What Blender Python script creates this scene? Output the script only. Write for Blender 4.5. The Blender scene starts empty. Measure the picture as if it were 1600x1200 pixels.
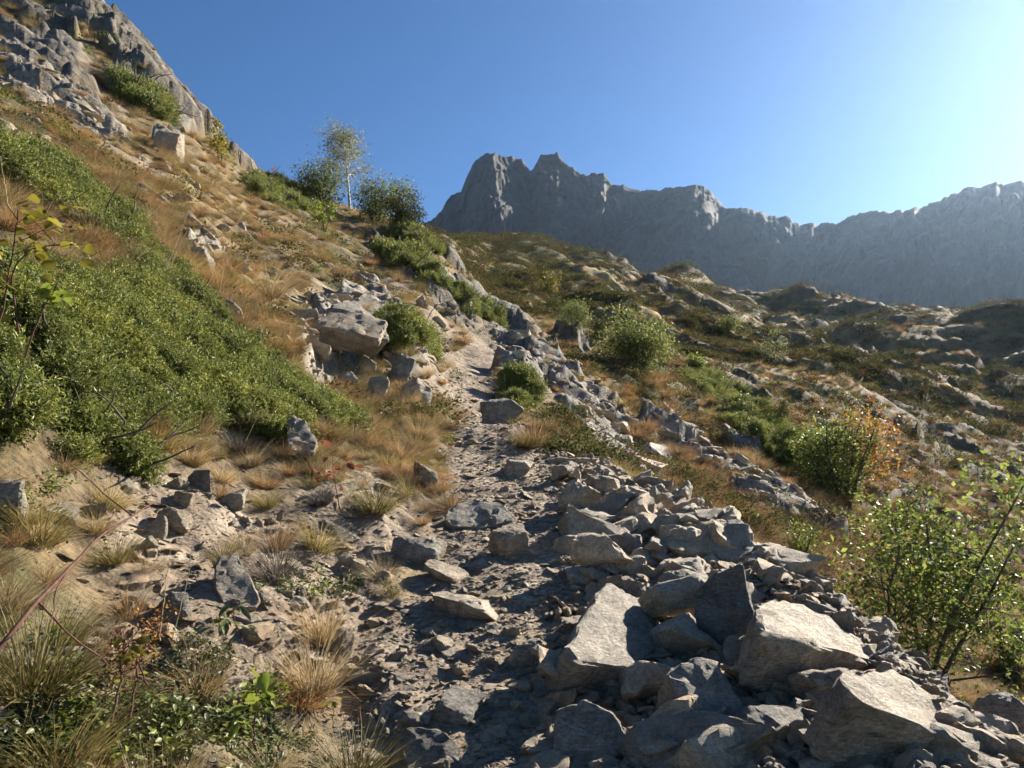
import bpy, bmesh, math, random
import numpy as np
from mathutils import Vector, Matrix, Euler, noise as mnoise

# ------------------------------------------------------------------ camera, sky, sun, exposure
S = bpy.context.scene
COL = S.collection
EYE = 1.6
F = 1111.0            # focal length in photo pixels (1600 wide)
HOR = 697.0           # image row of the horizon
cam = bpy.data.cameras.new('camera')
cam.sensor_width = 36.0
cam.lens = 36.0 * F / 1600.0
cam.shift_y = (HOR - 600.0) / 1600.0
cam.clip_start = 0.05
cam.clip_end = 6000.0
camo = bpy.data.objects.new('camera', cam)
camo.location = (0, 0, EYE)
camo.rotation_euler = (math.radians(90), 0, 0)
COL.objects.link(camo)
S.camera = camo

SUN_DIR = Vector((1.05, 1.0, 0.74)).normalized()
SUN_EL = math.asin(SUN_DIR.z)
SUN_AZ = math.atan2(SUN_DIR.x, SUN_DIR.y)
w = bpy.data.worlds.new('World')
S.world = w
w.use_nodes = True
wn = w.node_tree.nodes
bg = wn['Background']
sky = wn.new('ShaderNodeTexSky')
sky.sky_type = 'NISHITA'
sky.sun_disc = False
sky.sun_elevation = SUN_EL
sky.sun_rotation = SUN_AZ
sky.altitude = 1500
sky.air_density = 1.0
sky.dust_density = 0.25
sky.ozone_density = 3.0
bg.inputs['Strength'].default_value = 0.0435
hs = wn.new('ShaderNodeHueSaturation')
hs.inputs['Saturation'].default_value = 1.2; hs.inputs['Value'].default_value = 1.08
w.node_tree.links.new(sky.outputs['Color'], hs.inputs['Color'])
wb = wn.new('ShaderNodeMix'); wb.data_type = 'RGBA'; wb.blend_type = 'MULTIPLY'; wb.inputs[0].default_value = 1.0
wb.inputs[7].default_value = (1.0, .955, 1.0, 1)
w.node_tree.links.new(hs.outputs['Color'], wb.inputs[6])
w.node_tree.links.new(wb.outputs[2], bg.inputs['Color'])

sl = bpy.data.lights.new('sun', 'SUN')
sl.energy = 5.0
sl.angle = math.radians(0.53)
sl.color = (1.0, 0.92, 0.80)
so = bpy.data.objects.new('sun', sl)
so.rotation_euler = SUN_DIR.to_track_quat('Z', 'Y').to_euler()
so.location = (60, 60, 60)
COL.objects.link(so)

S.view_settings.view_transform = 'Standard'
S.view_settings.look = 'None'
S.view_settings.exposure = 1.5
S.view_settings.gamma = 1.0
S.render.engine = 'CYCLES'
S.cycles.use_denoising = True
S.cycles.use_adaptive_sampling = True
S.cycles.adaptive_threshold = 0.03
S.cycles.max_bounces = 4
S.cycles.diffuse_bounces = 2
S.cycles.glossy_bounces = 2
S.cycles.transmission_bounces = 3
S.cycles.volume_bounces = 0
S.cycles.caustics_reflective = False
S.cycles.caustics_refractive = False

random.seed(7)
R = np.random.default_rng(11)

# ------------------------------------------------------------------ numpy noise
def _h(ix, iy, s):
    n = (ix.astype(np.int64) * 374761393 + iy.astype(np.int64) * 668265263 + s * 974711) & 0xffffffff
    n = ((n ^ (n >> 13)) * 1274126177) & 0xffffffff
    n = ((n ^ (n >> 16)) * 2246822519) & 0xffffffff
    n = n ^ (n >> 15)
    return (n & 0xffffff).astype(np.float64) / float(0xffffff)

def vn(x, y, s=0):
    x = np.asarray(x, float); y = np.asarray(y, float)
    ix = np.floor(x); iy = np.floor(y)
    fx = x - ix; fy = y - iy
    fx = fx * fx * fx * (fx * (fx * 6 - 15) + 10); fy = fy * fy * fy * (fy * (fy * 6 - 15) + 10)
    a = _h(ix, iy, s); b = _h(ix + 1, iy, s); c = _h(ix, iy + 1, s); d = _h(ix + 1, iy + 1, s)
    return ((a * (1 - fx) + b * fx) * (1 - fy) + (c * (1 - fx) + d * fx) * fy) * 2 - 1

def fbm(x, y, o=4, s=0, g=0.5):
    t = 0; a = 1; n = 0
    for i in range(o):
        t = t + a * vn(x * 2 ** i + 17.3 * i, y * 2 ** i - 9.1 * i, s + i); n += a; a *= g
    return t / n * 1.5

def facets(x, y, s=0, jump=0.6):
    """angular blocks: each Voronoi cell is a tilted plane at its own height; returns height, edge distance"""
    ix = np.floor(x); iy = np.floor(y)
    f1 = np.full(x.shape, 9.0); f2 = np.full(x.shape, 9.0); hh = np.zeros(x.shape)
    for dx in (-1, 0, 1):
        for dy in (-1, 0, 1):
            cx = ix + dx; cy = iy + dy
            px = cx + _h(cx, cy, s) - x; py = cy + _h(cx, cy, s + 1) - y
            d = np.sqrt(px * px + py * py)
            v = (_h(cx, cy, s + 2) - .5) * 2 * jump - px * (_h(cx, cy, s + 3) - .5) * 2.2 - py * (_h(cx, cy, s + 4) - .5) * 2.2
            new = d < f1
            f2 = np.where(new, f1, np.minimum(f2, d)); hh = np.where(new, v, hh); f1 = np.where(new, d, f1)
    return hh, f2 - f1

def sstep(a, b, x):
    t = np.clip((x - a) / (b - a), 0, 1)
    return t * t * (3 - 2 * t)

def pchip(xk, yk, x):
    """monotone cubic through rows of yk (K, ...) at xk"""
    xk = np.asarray(xk, float); yk = np.asarray(yk, float)
    K = len(xk)
    h = np.diff(xk).reshape(-1, *([1] * (yk.ndim - 1)))
    dl = np.diff(yk, axis=0) / h
    m = np.zeros_like(yk)
    m[0] = dl[0]; m[-1] = dl[-1]
    pr = dl[:-1] * dl[1:]
    m[1:-1] = np.where(pr > 0, 2 * dl[:-1] * dl[1:] / np.where(np.abs(dl[:-1] + dl[1:]) < 1e-9, 1, dl[:-1] + dl[1:]), 0)
    i = np.clip(np.searchsorted(xk, x) - 1, 0, K - 2)
    sh = [-1] + [1] * (yk.ndim - 1)
    hh = (xk[i + 1] - xk[i]).reshape(sh); t = ((x - xk[i]) / (xk[i + 1] - xk[i])).reshape(sh)
    t2 = t * t; t3 = t2 * t
    return (2 * t3 - 3 * t2 + 1) * yk[i] + (t3 - 2 * t2 + t) * hh * m[i] + (-2 * t3 + 3 * t2) * yk[i + 1] + (t3 - t2) * hh * m[i + 1]

# ------------------------------------------------------------------ the lie of the land
COLS = {
 -700: [(1200,1.3),(900,1.8),(650,2.4),(350,3.5),(200,5),(100,8),(40,13),(-60,22),(-200,35),(-300,50),(-100,90),(200,200)],
 -300: [(1200,1.6),(980,2.0),(800,2.5),(600,3.3),(380,4.8),(230,8),(130,14),(40,24),(-90,36),(-180,50),(50,90),(300,200)],
 0:    [(1200,1.9),(1000,2.4),(850,2.9),(700,3.4),(400,5),(230,9),(170,14),(130,22),(0,36),(-90,48),(120,90),(330,200)],
 150:  [(1200,2.1),(1000,2.7),(850,3.4),(680,4.2),(450,6),(330,8.5),(250,14),(190,22),(110,31),(5,45),(200,90),(350,200)],
 300:  [(1200,2.3),(1000,3.0),(860,3.8),(720,5),(550,6.6),(430,8.6),(360,12),(300,18),(240,28),(180,44),(280,90),(370,200)],
 400:  [(1200,2.4),(1000,3.2),(870,4.0),(760,5.2),(620,6.9),(500,9),(430,13),(370,19),(320,29),(264,48),(320,90),(380,200)],
 450:  [(1200,2.5),(1000,3.3),(880,4.1),(760,5.3),(640,6.9),(540,9),(460,12.5),(400,18),(350,28),(293,50),(330,90),(380,200)],
 560:  [(1200,2.6),(1000,3.5),(880,4.5),(780,5.7),(690,7.8),(600,10.5),(520,13.8),(455,20),(395,31),(328,55),(350,90),(380,200)],
 650:  [(1200,2.55),(1000,3.54),(900,4.4),(790,6.0),(720,7.8),(640,10.5),(560,14.5),(480,21),(420,31),(364,50),(385,90),(378,200)],
 720:  [(1200,2.53),(1000,3.54),(890,4.5),(780,6.3),(710,8.4),(655,11.2),(590,15.5),(530,22),(470,32),(425,45),(412,110),(377,210)],
 800:  [(1200,2.53),(1000,3.54),(890,4.5),(780,6.3),(715,8.4),(655,11.2),(600,16),(555,22),(520,31),(480,48),(420,120),(377,210)],
 900:  [(1200,2.55),(1000,3.55),(890,4.5),(790,6.1),(712,8.4),(700,11),(640,16),(590,22),(545,31),(500,48),(440,100),(398,205)],
 1000: [(1200,2.5),(1000,3.5),(890,4.5),(800,5.9),(755,7.1),(775,9.5),(730,14),(665,19),(600,27),(545,40),(465,90),(428,200)],
 1100: [(1200,2.4),(1000,3.4),(900,4.3),(830,5.2),(792,5.9),(850,8.5),(790,12.5),(720,17.5),(630,28),(560,46),(490,100),(450,200)],
 1200: [(1200,2.3),(1015,3.25),(935,3.9),(885,4.4),(862,4.75),(950,7),(830,12.5),(760,17),(650,29),(570,48),(500,100),(472,190)],
 1300: [(1200,2.25),(1055,2.9),(985,3.4),(950,3.75),(935,3.95),(1040,6),(860,13.5),(800,18),(660,33),(580,50),(505,105),(484,165)],
 1400: [(1200,2.15),(1105,2.6),(1055,2.9),(1030,3.1),(1018,3.2),(1140,5),(920,13),(830,20),(690,35),(590,53),(510,105),(487,165)],
 1500: [(1210,2.1),(1160,2.35),(1135,2.5),(1120,2.6),(1112,2.65),(1220,4.3),(970,13),(870,22),(710,38),(600,56),(515,110),(487,165)],
 1600: [(1245,2.0),(1215,2.15),(1198,2.25),(1190,2.32),(1183,2.38),(1290,4),(990,13),(890,23),(720,40),(605,58),(518,112),(490,165)],
 1900: [(1400,1.6),(1350,1.75),(1310,1.9),(1290,1.98),(1280,2.02),(1400,3.6),(1010,13),(900,24),(730,42),(610,60),(520,115),(492,168)],
 2600: [(1600,1.3),(1550,1.4),(1500,1.5),(1470,1.55),(1450,1.6),(1600,3),(1030,13),(910,24),(740,43),(615,62),(522,118),(495,170)],
}
pxs = sorted(COLS)
UK = np.array([(p - 800) / F for p in pxs])
LW = np.array([[(HOR - a) / F for a, b in COLS[p]] for p in pxs])
LD = np.array([[math.log(b) for a, b in COLS[p]] for p in pxs])
NU, ND = 660, 760
uu = np.concatenate([np.linspace(-1.35, -.80, 40)[:-1], np.linspace(-.80, .80, NU - 78), np.linspace(.80, 1.6, 40)[1:]])
NU = len(uu)
ld = np.linspace(math.log(0.7), math.log(330), ND)
cw = pchip(UK, LW, uu); cd = pchip(UK, LD, uu)
W = np.zeros((NU, ND))
for i in range(NU):
    d = cd[i]; ww = cw[i]
    z1 = EYE + math.exp(d[0]) * ww[0]
    d0 = math.log(0.6); z0 = min(z1, 0.25 + max(0, -uu[i]) * .3)
    dd = np.concatenate([[d0], d, [d[-1] + .35, d[-1] + .8]])
    wv = np.concatenate([[(z0 - EYE) / .6], ww, [ww[-1] - .03, ww[-1] - .09]])
    zz = EYE + np.exp(dd) * wv
    W[i] = np.interp(ld, dd, wv)
    near = ld < d[1]
    W[i][near] = ((np.interp(np.exp(ld), np.exp(dd), zz) - EYE) / np.exp(ld))[near]
k = np.exp(-0.5 * (np.arange(-14, 15) / 4.5) ** 2); k /= k.sum()
Wp = np.pad(W, ((0, 0), (14, 14)), mode='edge')
W = sum(k[j] * Wp[:, j:j + ND] for j in range(29))
k2 = np.exp(-0.5 * (np.arange(-8, 9) / 3.0) ** 2); k2 /= k2.sum()
Wp = np.pad(W, ((8, 8), (0, 0)), mode='edge')
W = sum(k2[j] * Wp[j:j + NU] for j in range(17))
D = np.exp(ld)[None, :] * np.ones((NU, 1))
X = uu[:, None] * D; Y = D.copy(); Z = EYE + W * D
PX = 800 + F * uu[:, None] * np.ones_like(D); PY = HOR - F * W

def blob(x, y, rx, ry, a=0.0):
    c, s_ = math.cos(math.radians(a)), math.sin(math.radians(a))
    dx = PX - x; dy = PY - y
    p = (dx * c + dy * s_) / rx; q = (-dx * s_ + dy * c) / ry
    return np.exp(-(p * p + q * q))

# path strip and spill of stones, measured across the slope
PATHY = [2.0, 2.5, 3.5, 4.5, 6.0, 7.3, 8.8, 11, 14, 20, 30]
PATHX = [-.30, -.26, -.22, -.10, -.03, -.12, -.20, -.55, -.75, -.9, -1.2]
PATHW = [.34, .36, .46, .5, .58, .62, .6, .5, .42, .4, .4]
pc = np.interp(Y, PATHY, PATHX); pw = np.interp(Y, PATHY, PATHW)
path = sstep(1.25, .75, np.abs(X - pc + .12 * vn(Y * 1.4, X * 0, 5)) / pw) * sstep(34, 20, Y) * sstep(-0.6, .4, Y)
EDGE = np.interp(X / Y, [-.1, .09, .18, .27, .36, .45, .54, .63, .72, 1.0, 1.6], [9, 8.6, 7.2, 6.0, 4.8, 4.0, 3.25, 2.7, 2.4, 2.0, 1.6])
pile = sstep(1.18, 1.0, Y / EDGE) * sstep(pc + pw * .6, pc + pw * 1.2, X)
bank = sstep(.45, .9, pc - X) * sstep(1.7, 1.1, pc - X) * (Y < 6.5) * (Y > 1)

# bare rock: noise + the outcrops of the photograph
n1 = fbm(X * .16 + 3, Y * .16, 4, 21)
n2 = fbm(X * .05, Y * .05, 4, 31)
rockb = 0.55 * n1 + .30 * fbm(X * .7, Y * .7, 3, 41) - .30
far = sstep(45, 75, Y)
rockb = rockb * (1 - far) + far * (.9 * n2 + .6 * fbm(X * .14, Y * .14, 3, 25) - .68)
for b in [(40,110,75,55,25),(130,170,60,32,38),(60,35,70,40,30),(190,90,60,30,45),(250,150,60,26,50),(300,200,40,22,50),(100,0,60,40,20),
          (262,222,26,18,0),(385,245,30,14,40),(530,520,60,34,10),(565,500,50,26,30),(590,480,40,18,35),(640,560,40,30,40),
          (700,490,50,14,45),(760,500,60,22,40),(800,540,70,26,35),(870,600,70,22,40),(930,660,60,26,40),(985,715,70,30,30),
          (1100,720,60,20,35),(1200,775,60,20,35),(1150,690,50,12,35),(900,545,40,14,40),(1300,835,50,16,30),(820,590,60,18,10),
          (360,500,40,22,40),(310,400,34,18,30),(740,415,60,20,10),(820,395,90,20,5),(1085,440,55,14,5),(860,460,40,16,0),
          (1180,800,50,18,35),(1040,700,40,14,35)]:
    rockb += (1.0 - .65 * far) * blob(*b)
for b in [(685,395,45,40,40),(150,300,130,40,40),(300,300,90,50,30),(230,560,260,140,25),(420,420,70,40,20),(1080,560,60,30,10),(960,470,60,20,10),(200,950,250,200,0)]:
    rockb -= .8 * blob(*b)
rock = sstep(.12, .34, rockb) * (1 - path) * (1 - pile)
rock *= sstep(5.0, 9.0, Y)
rock *= 1 - .9 * sstep(.05, .3, fbm(X * .22 + 9, (Y + Z) * .22, 3, 28)) * sstep(22, 30, Y) * (X < -.2 * Y)
green = sstep(.05, .5, fbm(X * .22 + 40, Y * .22, 3, 51) + .2 * fbm(X * 1.1, Y * 1.1, 2, 53) + .5 * blob(1100, 600, 60, 26, 35) + .4 * blob(200, 130, 120, 30, 45) - .3 * blob(300, 300, 120, 60, 30))
straw = np.clip(sum(a * blob(x, y, rx, ry, an) for x, y, rx, ry, an, a in [
    (945,458,34,9,12,1.2),(1030,512,36,9,8,1.2),(1110,458,55,5,5,1.0),(1010,470,40,6,8,.7),(1250,497,60,7,3,.6),(1300,610,45,14,20,.8),(1520,497,60,6,3,.9),
    (1210,600,40,14,15,.6),(780,438,40,5,3,.9),(280,280,110,45,30,.5),(430,440,60,34,10,.5)]), 0, 1)

# relief
act = 1 - path * .85
relief = np.zeros_like(Z)
bil = np.abs(vn(X * .045, Y * .045, 61)) * 1.0 + .4 * np.abs(vn(X * .11, Y * .11, 62)) + .08 * np.abs(vn(X * .27, Y * .27, 63))
relief += far * (bil - .5) * 6.0 * sstep(330, 190, Y) * sstep(-.75, -.1, X / Y + .45 * (Y < 65))
relief += sstep(12, 30, Y) * .55 * fbm(X * .16, Y * .16, 3, 71)
relief += sstep(6, 12, Y) * .20 * fbm(X * .5, Y * .5, 3, 72)
relief += act * .07 * fbm(X * 1.6, Y * 1.6, 3, 73) * sstep(1.5, 4, Y)
relief += .018 * fbm(X * 6, Y * 6, 2, 74) * sstep(20, 10, Y)
# strata: blocks stretched along the dip (down to the right)
a = math.radians(-28)
xs = X * math.cos(a) + Y * math.sin(a); ys = -X * math.sin(a) + Y * math.cos(a)
f0, e0 = facets(xs * .10, ys * .16 + Z * .10, 81)
f1, e1 = facets(xs * .30, ys * .52 + Z * .3, 91)
f2_, e2 = facets(xs * .95, ys * 1.7 + Z * .9, 101)
f3, e3 = facets(xs * 2.7, ys * 5.0 + Z * 2.7, 111)
rk = rock
relief += rk * (1 - .2 * far) * (sstep(25, 45, Y) * (1.1 - .9 * far) * f0 + sstep(10, 18, Y) * ((.45 + .3 * sstep(20, 35, Y)) * f1 - .3 * sstep(.12, 0, e1)) + ((.2 + .22 * far) * f2_ - (.12 + .2 * far) * sstep(.1, 0, e2)) + sstep(45, 25, Y) * .055 * f3 + .22 * sstep(6, 14, Y) + .4 * sstep(30, 50, Y))
relief += (1 - rk) * act * sstep(6, 12, Y) * .05 * f2_ 
relief -= 1.3 * np.clip(blob(525, 562, 46, 20) * 1.7, 0, 1)
relief += path * .02 * fbm(X * 4, Y * 4, 3, 75) + bank * (.05 * f2_ + .03 * f3)
def terrace(step, warp, sharp):
    q = (Z + warp) / step; fl = np.floor(q); f_ = q - fl
    return (fl + sstep(.5 - sharp, .5 + sharp, f_) - q) * step, np.exp(-((f_ - .5) / (sharp * .8)) ** 2)
rs = sstep(.02, .14, X / Y)
tz1, ts1 = terrace(3.4, 3.0 * fbm(X * .035, Y * .035, 3, 151) + 1.0 * fbm(X * .16, Y * .16, 3, 155) + .22 * X, .2)
tz2, ts2 = terrace(1.25, 1.4 * fbm(X * .09, Y * .09, 3, 152) + .8 * fbm(X * .4, Y * .4, 3, 156) + .3 * X, .22)
m1 = rs * sstep(38, 60, Y) * sstep(330, 200, Y); m2 = rs * sstep(13, 20, Y) * sstep(120, 60, Y)
relief += .85 * m1 * tz1 + .55 * m2 * tz2 + m1 * .12 * fbm(X * .5, Y * .5, 3, 157)
gap = sstep(-.25, .25, fbm(X * .12, Y * .12, 3, 153))
rock = np.clip(rock + (1 - rock) * gap * np.maximum(.3 * m1 * ts1, .5 * m2 * ts2) * (1 - straw), 0, 1)
straw = np.clip(straw + .5 * m1 * (1 - ts1) * sstep(.1, .5, fbm(X * .06 + 7, Y * .06, 3, 154)), 0, 1)
kn = 4.5 * blob(1085, 447, 52, 10) + 1.0 * blob(830, 392, 75, 12) + 2.5 * blob(735, 402, 40, 9) - 5 * blob(835, 432, 90, 8) - 3.5 * blob(735, 425, 50, 6) - 3 * blob(1000, 452, 60, 8)
relief += kn * sstep(70, 120, Y) * sstep(320, 250, Y)
green = np.clip(green + .8 * (blob(830, 400, 90, 22) + blob(1085, 445, 60, 16)), 0, 1)
Z = Z + relief
WZ = (Z - EYE) / D

def grid_ij(x, y):
    y = np.maximum(y, .701); u = x / y
    i = np.interp(u, uu, np.arange(NU)); j = (np.log(y) - ld[0]) / (ld[1] - ld[0])
    return np.clip(i, 0, NU - 1.001), np.clip(j, 0, ND - 1.001)

def samp(A, x, y):
    i, j = grid_ij(np.asarray(x, float), np.asarray(y, float))
    a = i.astype(int); b = j.astype(int); f = i - a; g = j - b
    return A[a, b] * (1 - f) * (1 - g) + A[a + 1, b] * f * (1 - g) + A[a, b + 1] * (1 - f) * g + A[a + 1, b + 1] * f * g

def gz(x, y): return samp(Z, x, y)

def at(px, py, dmin=0.0):
    """where the sight line through a photo pixel meets the ground: (x, y, z)"""
    u = (px - 800) / F; wv = (HOR - py) / F
    i = np.clip(np.interp(u, uu, np.arange(NU)), 0, NU - 1.001); a = int(i); f = i - a
    prof = WZ[a] * (1 - f) + WZ[a + 1] * f
    ok = np.where((prof >= wv) & (np.exp(ld) > max(dmin, 1.0)))[0]
    j = ok[0] if len(ok) else int(np.argmax(np.where(np.exp(ld) < 120, prof, -9)))
    d = math.exp(ld[j])
    return Vector((u * d, d, float(gz(u * d, d))))

# ------------------------------------------------------------------ node helpers
class NT:
    def __init__(s, name, rough=.85, spec=.25):
        s.m = bpy.data.materials.new(name); s.m.use_nodes = True
        s.n = s.m.node_tree.nodes; s.l = s.m.node_tree.links
        s.b = s.n['Principled BSDF']; s.b.inputs['Roughness'].default_value = rough
        s.b.inputs['Specular IOR Level'].default_value = spec
    def new(s, t, **kw):
        nd = s.n.new(t)
        for a, v in kw.items(): setattr(nd, a, v)
        return nd
    def link(s, a, b): s.l.new(a, b)
    def noise(s, scale, detail=5, rough=.55, vec=None, dist=0):
        nd = s.new('ShaderNodeTexNoise'); nd.inputs['Scale'].default_value = scale; nd.inputs['Detail'].default_value = detail
        nd.inputs['Roughness'].default_value = rough; nd.inputs['Distortion'].default_value = dist
        if vec is not None: s.link(vec, nd.inputs['Vector'])
        return nd.outputs['Fac']
    def ramp(s, fac, stops, mode='LINEAR'):
        nd = s.new('ShaderNodeValToRGB'); nd.color_ramp.interpolation = mode
        e = nd.color_ramp.elements
        while len(e) < len(stops): e.new(.5)
        for el, (p, c) in zip(e, stops): el.position = p; el.color = (*c, 1) if len(c) == 3 else c
        s.link(fac, nd.inputs['Fac']); return nd.outputs['Color']
    def mix(s, fac, a, b, blend='MIX'):
        nd = s.new('ShaderNodeMix', data_type='RGBA', blend_type=blend)
        for sock, v in ((nd.inputs['Factor'], fac), (nd.inputs[6], a), (nd.inputs[7], b)):
            if hasattr(v, 'links') or isinstance(v, bpy.types.NodeSocket): s.link(v, sock)
            elif isinstance(v, (int, float)): sock.default_value = v
            else: sock.default_value = (*v, 1)
        return nd.outputs[2]
    def mth(s, op, a, b=0.0):
        nd = s.new('ShaderNodeMath', operation=op)
        for sock, v in ((nd.inputs[0], a), (nd.inputs[1], b)):
            if isinstance(v, bpy.types.NodeSocket): s.link(v, sock)
            else: sock.default_value = v
        return nd.outputs[0]
    def attr(s, name):
        nd = s.new('ShaderNodeAttribute', attribute_name=name); return nd.outputs['Fac']
    def pos(s): return s.new('ShaderNodeNewGeometry').outputs['Position']
    def obj(s): return s.new('ShaderNodeTexCoord').outputs['Object']
    def rnd(s): return s.new('ShaderNodeObjectInfo').outputs['Random']
    def isl(s): return s.new('ShaderNodeNewGeometry').outputs['Random Per Island']
    def scalev(s, vec, sc):
        nd = s.new('ShaderNodeMapping'); nd.inputs['Scale'].default_value = sc; s.link(vec, nd.inputs['Vector']); return nd.outputs['Vector']
    def bump(s, h, strength=.5, dist=.02, chain=None):
        nd = s.new('ShaderNodeBump'); nd.inputs['Strength'].default_value = strength; nd.inputs['Distance'].default_value = dist
        s.link(h, nd.inputs['Height'])
        if chain is not None: s.link(chain, nd.inputs['Normal'])
        return nd.outputs['Normal']
    def out(s, col, nor=None, rough=None):
        s.link(col, s.b.inputs['Base Color'])
        if nor is not None: s.link(nor, s.b.inputs['Normal'])
        if rough is not None: s.link(rough, s.b.inputs['Roughness'])
        return s.m

def rock_colour(t, vec, sc=1.0, rnd=None, tan=.5):
    base = t.ramp(t.noise(1.3 * sc, 4, .6, vec), [(.3, (.28, .258, .225)), (.5, (.44, .405, .35)), (.7, (.57, .53, .47))])
    fine = t.ramp(t.noise(30 * sc, 3, .8, t.scalev(vec, (1, 1.2, 2.5))), [(.33, (.42, .42, .43)), (.5, (.95, .95, .95)), (.66, (1.45, 1.43, 1.38))])
    c = t.mix(.85, base, fine, 'MULTIPLY')
    mot = t.ramp(t.noise(7 * sc, 3, .7, vec, .8), [(.36, (.6, .58, .56)), (.6, (1.15, 1.14, 1.1))])
    c = t.mix(.8, c, mot, 'MULTIPLY')
    stain = t.ramp(t.noise(2.2 * sc, 4, .6, vec, .6), [(.5, (0, 0, 0)), (.72, (tan, tan, tan))])
    c = t.mix(stain, c, (.29, .195, .115))
    lich = t.ramp(t.noise(9 * sc, 4, .7, vec), [(.57, (0, 0, 0)), (.64, (.6, .6, .6))])
    c = t.mix(lich, c, (.36, .37, .29))
    dark = t.ramp(t.noise(5 * sc, 5, .75, t.scalev(vec, (1, 1, 3))), [(.30, (.75, .75, .75)), (.42, (0, 0, 0))])
    c = t.mix(dark, c, (.05, .05, .052))
    if rnd is not None:
        c = t.mix(.8, c, t.ramp(rnd, [(0, (.52, .52, .52)), (.25, (.85, .84, .81)), (.55, (1.08, 1.0, .90)), (.8, (1.18, .96, .72)), (1, (1.4, 1.32, 1.18))]), 'MULTIPLY')
    return c

def make_rock_mat(name, sc=1.0, tan=.5, use_rnd=True, bumpd=.02, gain=(1, 1, 1)):
    t = NT(name, .7, .35)
    v = t.obj() if use_rnd else t.pos()
    c = t.mix(1.0, rock_colour(t, v, sc, t.rnd() if use_rnd else None, tan), gain, 'MULTIPLY')
    n = t.bump(t.noise(7 * sc, 8, .72, t.scalev(v, (1, 1, 2.2))), .9, bumpd * 3.0)
    return t.out(c, n)

ROCK = make_rock_mat('gneiss', 1.6, .55, True, .02, (.74, .735, .72))
ROCKS = make_rock_mat('gneiss_small', 4.0, .6, True, .008, (1.06, 1.0, .9))

# ------------------------------------------------------------------ ground
def make_ground_mat():
    t = NT('hillside_ground', .9, .2)
    p = t.pos()
    rc = rock_colour(t, p, .5, None, .45)
    rc = t.mix(.8, rc, t.ramp(t.noise(.12, 4, .6, p), [(.3, (.45, .45, .46)), (.65, (1.05, 1.02, .98))]), 'MULTIPLY')
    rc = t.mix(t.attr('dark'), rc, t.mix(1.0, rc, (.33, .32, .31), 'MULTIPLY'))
    soil = t.ramp(t.noise(3.0, 4, .65, p), [(.3, (.17, .125, .085)), (.5, (.29, .225, .16)), (.72, (.44, .365, .28))])
    soilf = t.ramp(t.noise(30, 4, .7, p), [(.3, (.55, .55, .55)), (.65, (1.2, 1.2, 1.2))])
    soil = t.mix(.8, soil, soilf, 'MULTIPLY')
    veg = t.ramp(t.noise(.9, 5, .7, p), [(.28, (.075, .058, .03)), (.46, (.17, .12, .06)), (.6, (.26, .19, .095)), (.75, (.36, .28, .16))])
    vegf = t.ramp(t.noise(14, 3, .75, p), [(.3, (.35, .35, .35)), (.65, (1.25, 1.25, 1.25))])
    veg = t.mix(.8, veg, vegf, 'MULTIPLY')
    grn = t.ramp(t.noise(1.6, 3, .7, p), [(.3, (.035, .042, .016)), (.5, (.08, .085, .032)), (.72, (.15, .14, .055))])
    c = t.mix(t.mth('MULTIPLY', t.attr('green'), .8), veg, grn)
    c = t.mix(t.mth('MULTIPLY', t.attr('straw'), .85), c, (.40, .31, .15))
    c = t.mix(t.attr('dirt'), c, soil)
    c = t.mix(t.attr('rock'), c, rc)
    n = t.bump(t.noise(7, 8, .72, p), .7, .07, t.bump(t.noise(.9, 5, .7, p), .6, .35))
    return t.out(c, n)

def mesh_grid(name, X, Y, Z, mat, attrs=None):
    nu, nd = X.shape
    co = np.stack([X, Y, Z], -1).reshape(-1, 3).astype(np.float32)
    i, j = np.meshgrid(np.arange(nu - 1), np.arange(nd - 1), indexing='ij')
    v = (i * nd + j).ravel()
    q = np.stack([v, v + nd, v + nd + 1, v + 1], 1).astype(np.int32)
    me = bpy.data.meshes.new(name)
    me.vertices.add(len(co)); me.vertices.foreach_set('co', co.ravel())
    me.loops.add(q.size); me.loops.foreach_set('vertex_index', q.ravel())
    me.polygons.add(len(q)); me.polygons.foreach_set('loop_start', np.arange(0, q.size, 4, dtype=np.int32))
    me.polygons.foreach_set('use_smooth', np.ones(len(q), bool))
    me.update(calc_edges=True)
    for k_, A in (attrs or {}).items():
        at_ = me.attributes.new(k_, 'FLOAT', 'POINT'); at_.data.foreach_set('value', A.astype(np.float32).ravel())
    me.materials.append(mat)
    o = bpy.data.objects.new(name, me); COL.objects.link(o); return o

junm0 = blob(230, 560, 230, 110, 25)
dirt = np.clip(.75 * sstep(.2, .5, fbm(X * .4 + 5, Y * .4, 3, 160)) * sstep(5, 8, Y) * sstep(45, 30, Y) * (X < .1 * Y) * (1 - junm0) + path + pile * .8 + bank * .8 + .9 * sum(blob(*b) for b in [(300,790,170,60,15),(420,960,160,90,0),(560,1090,60,120,0),(240,850,100,70,0),(520,800,70,60,0),(560,560,60,26,0)]), 0, 1)
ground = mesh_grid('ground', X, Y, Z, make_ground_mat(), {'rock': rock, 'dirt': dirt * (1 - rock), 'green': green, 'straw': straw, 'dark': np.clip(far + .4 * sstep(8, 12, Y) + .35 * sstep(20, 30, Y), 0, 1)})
ground['kind'] = 'structure'

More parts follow.
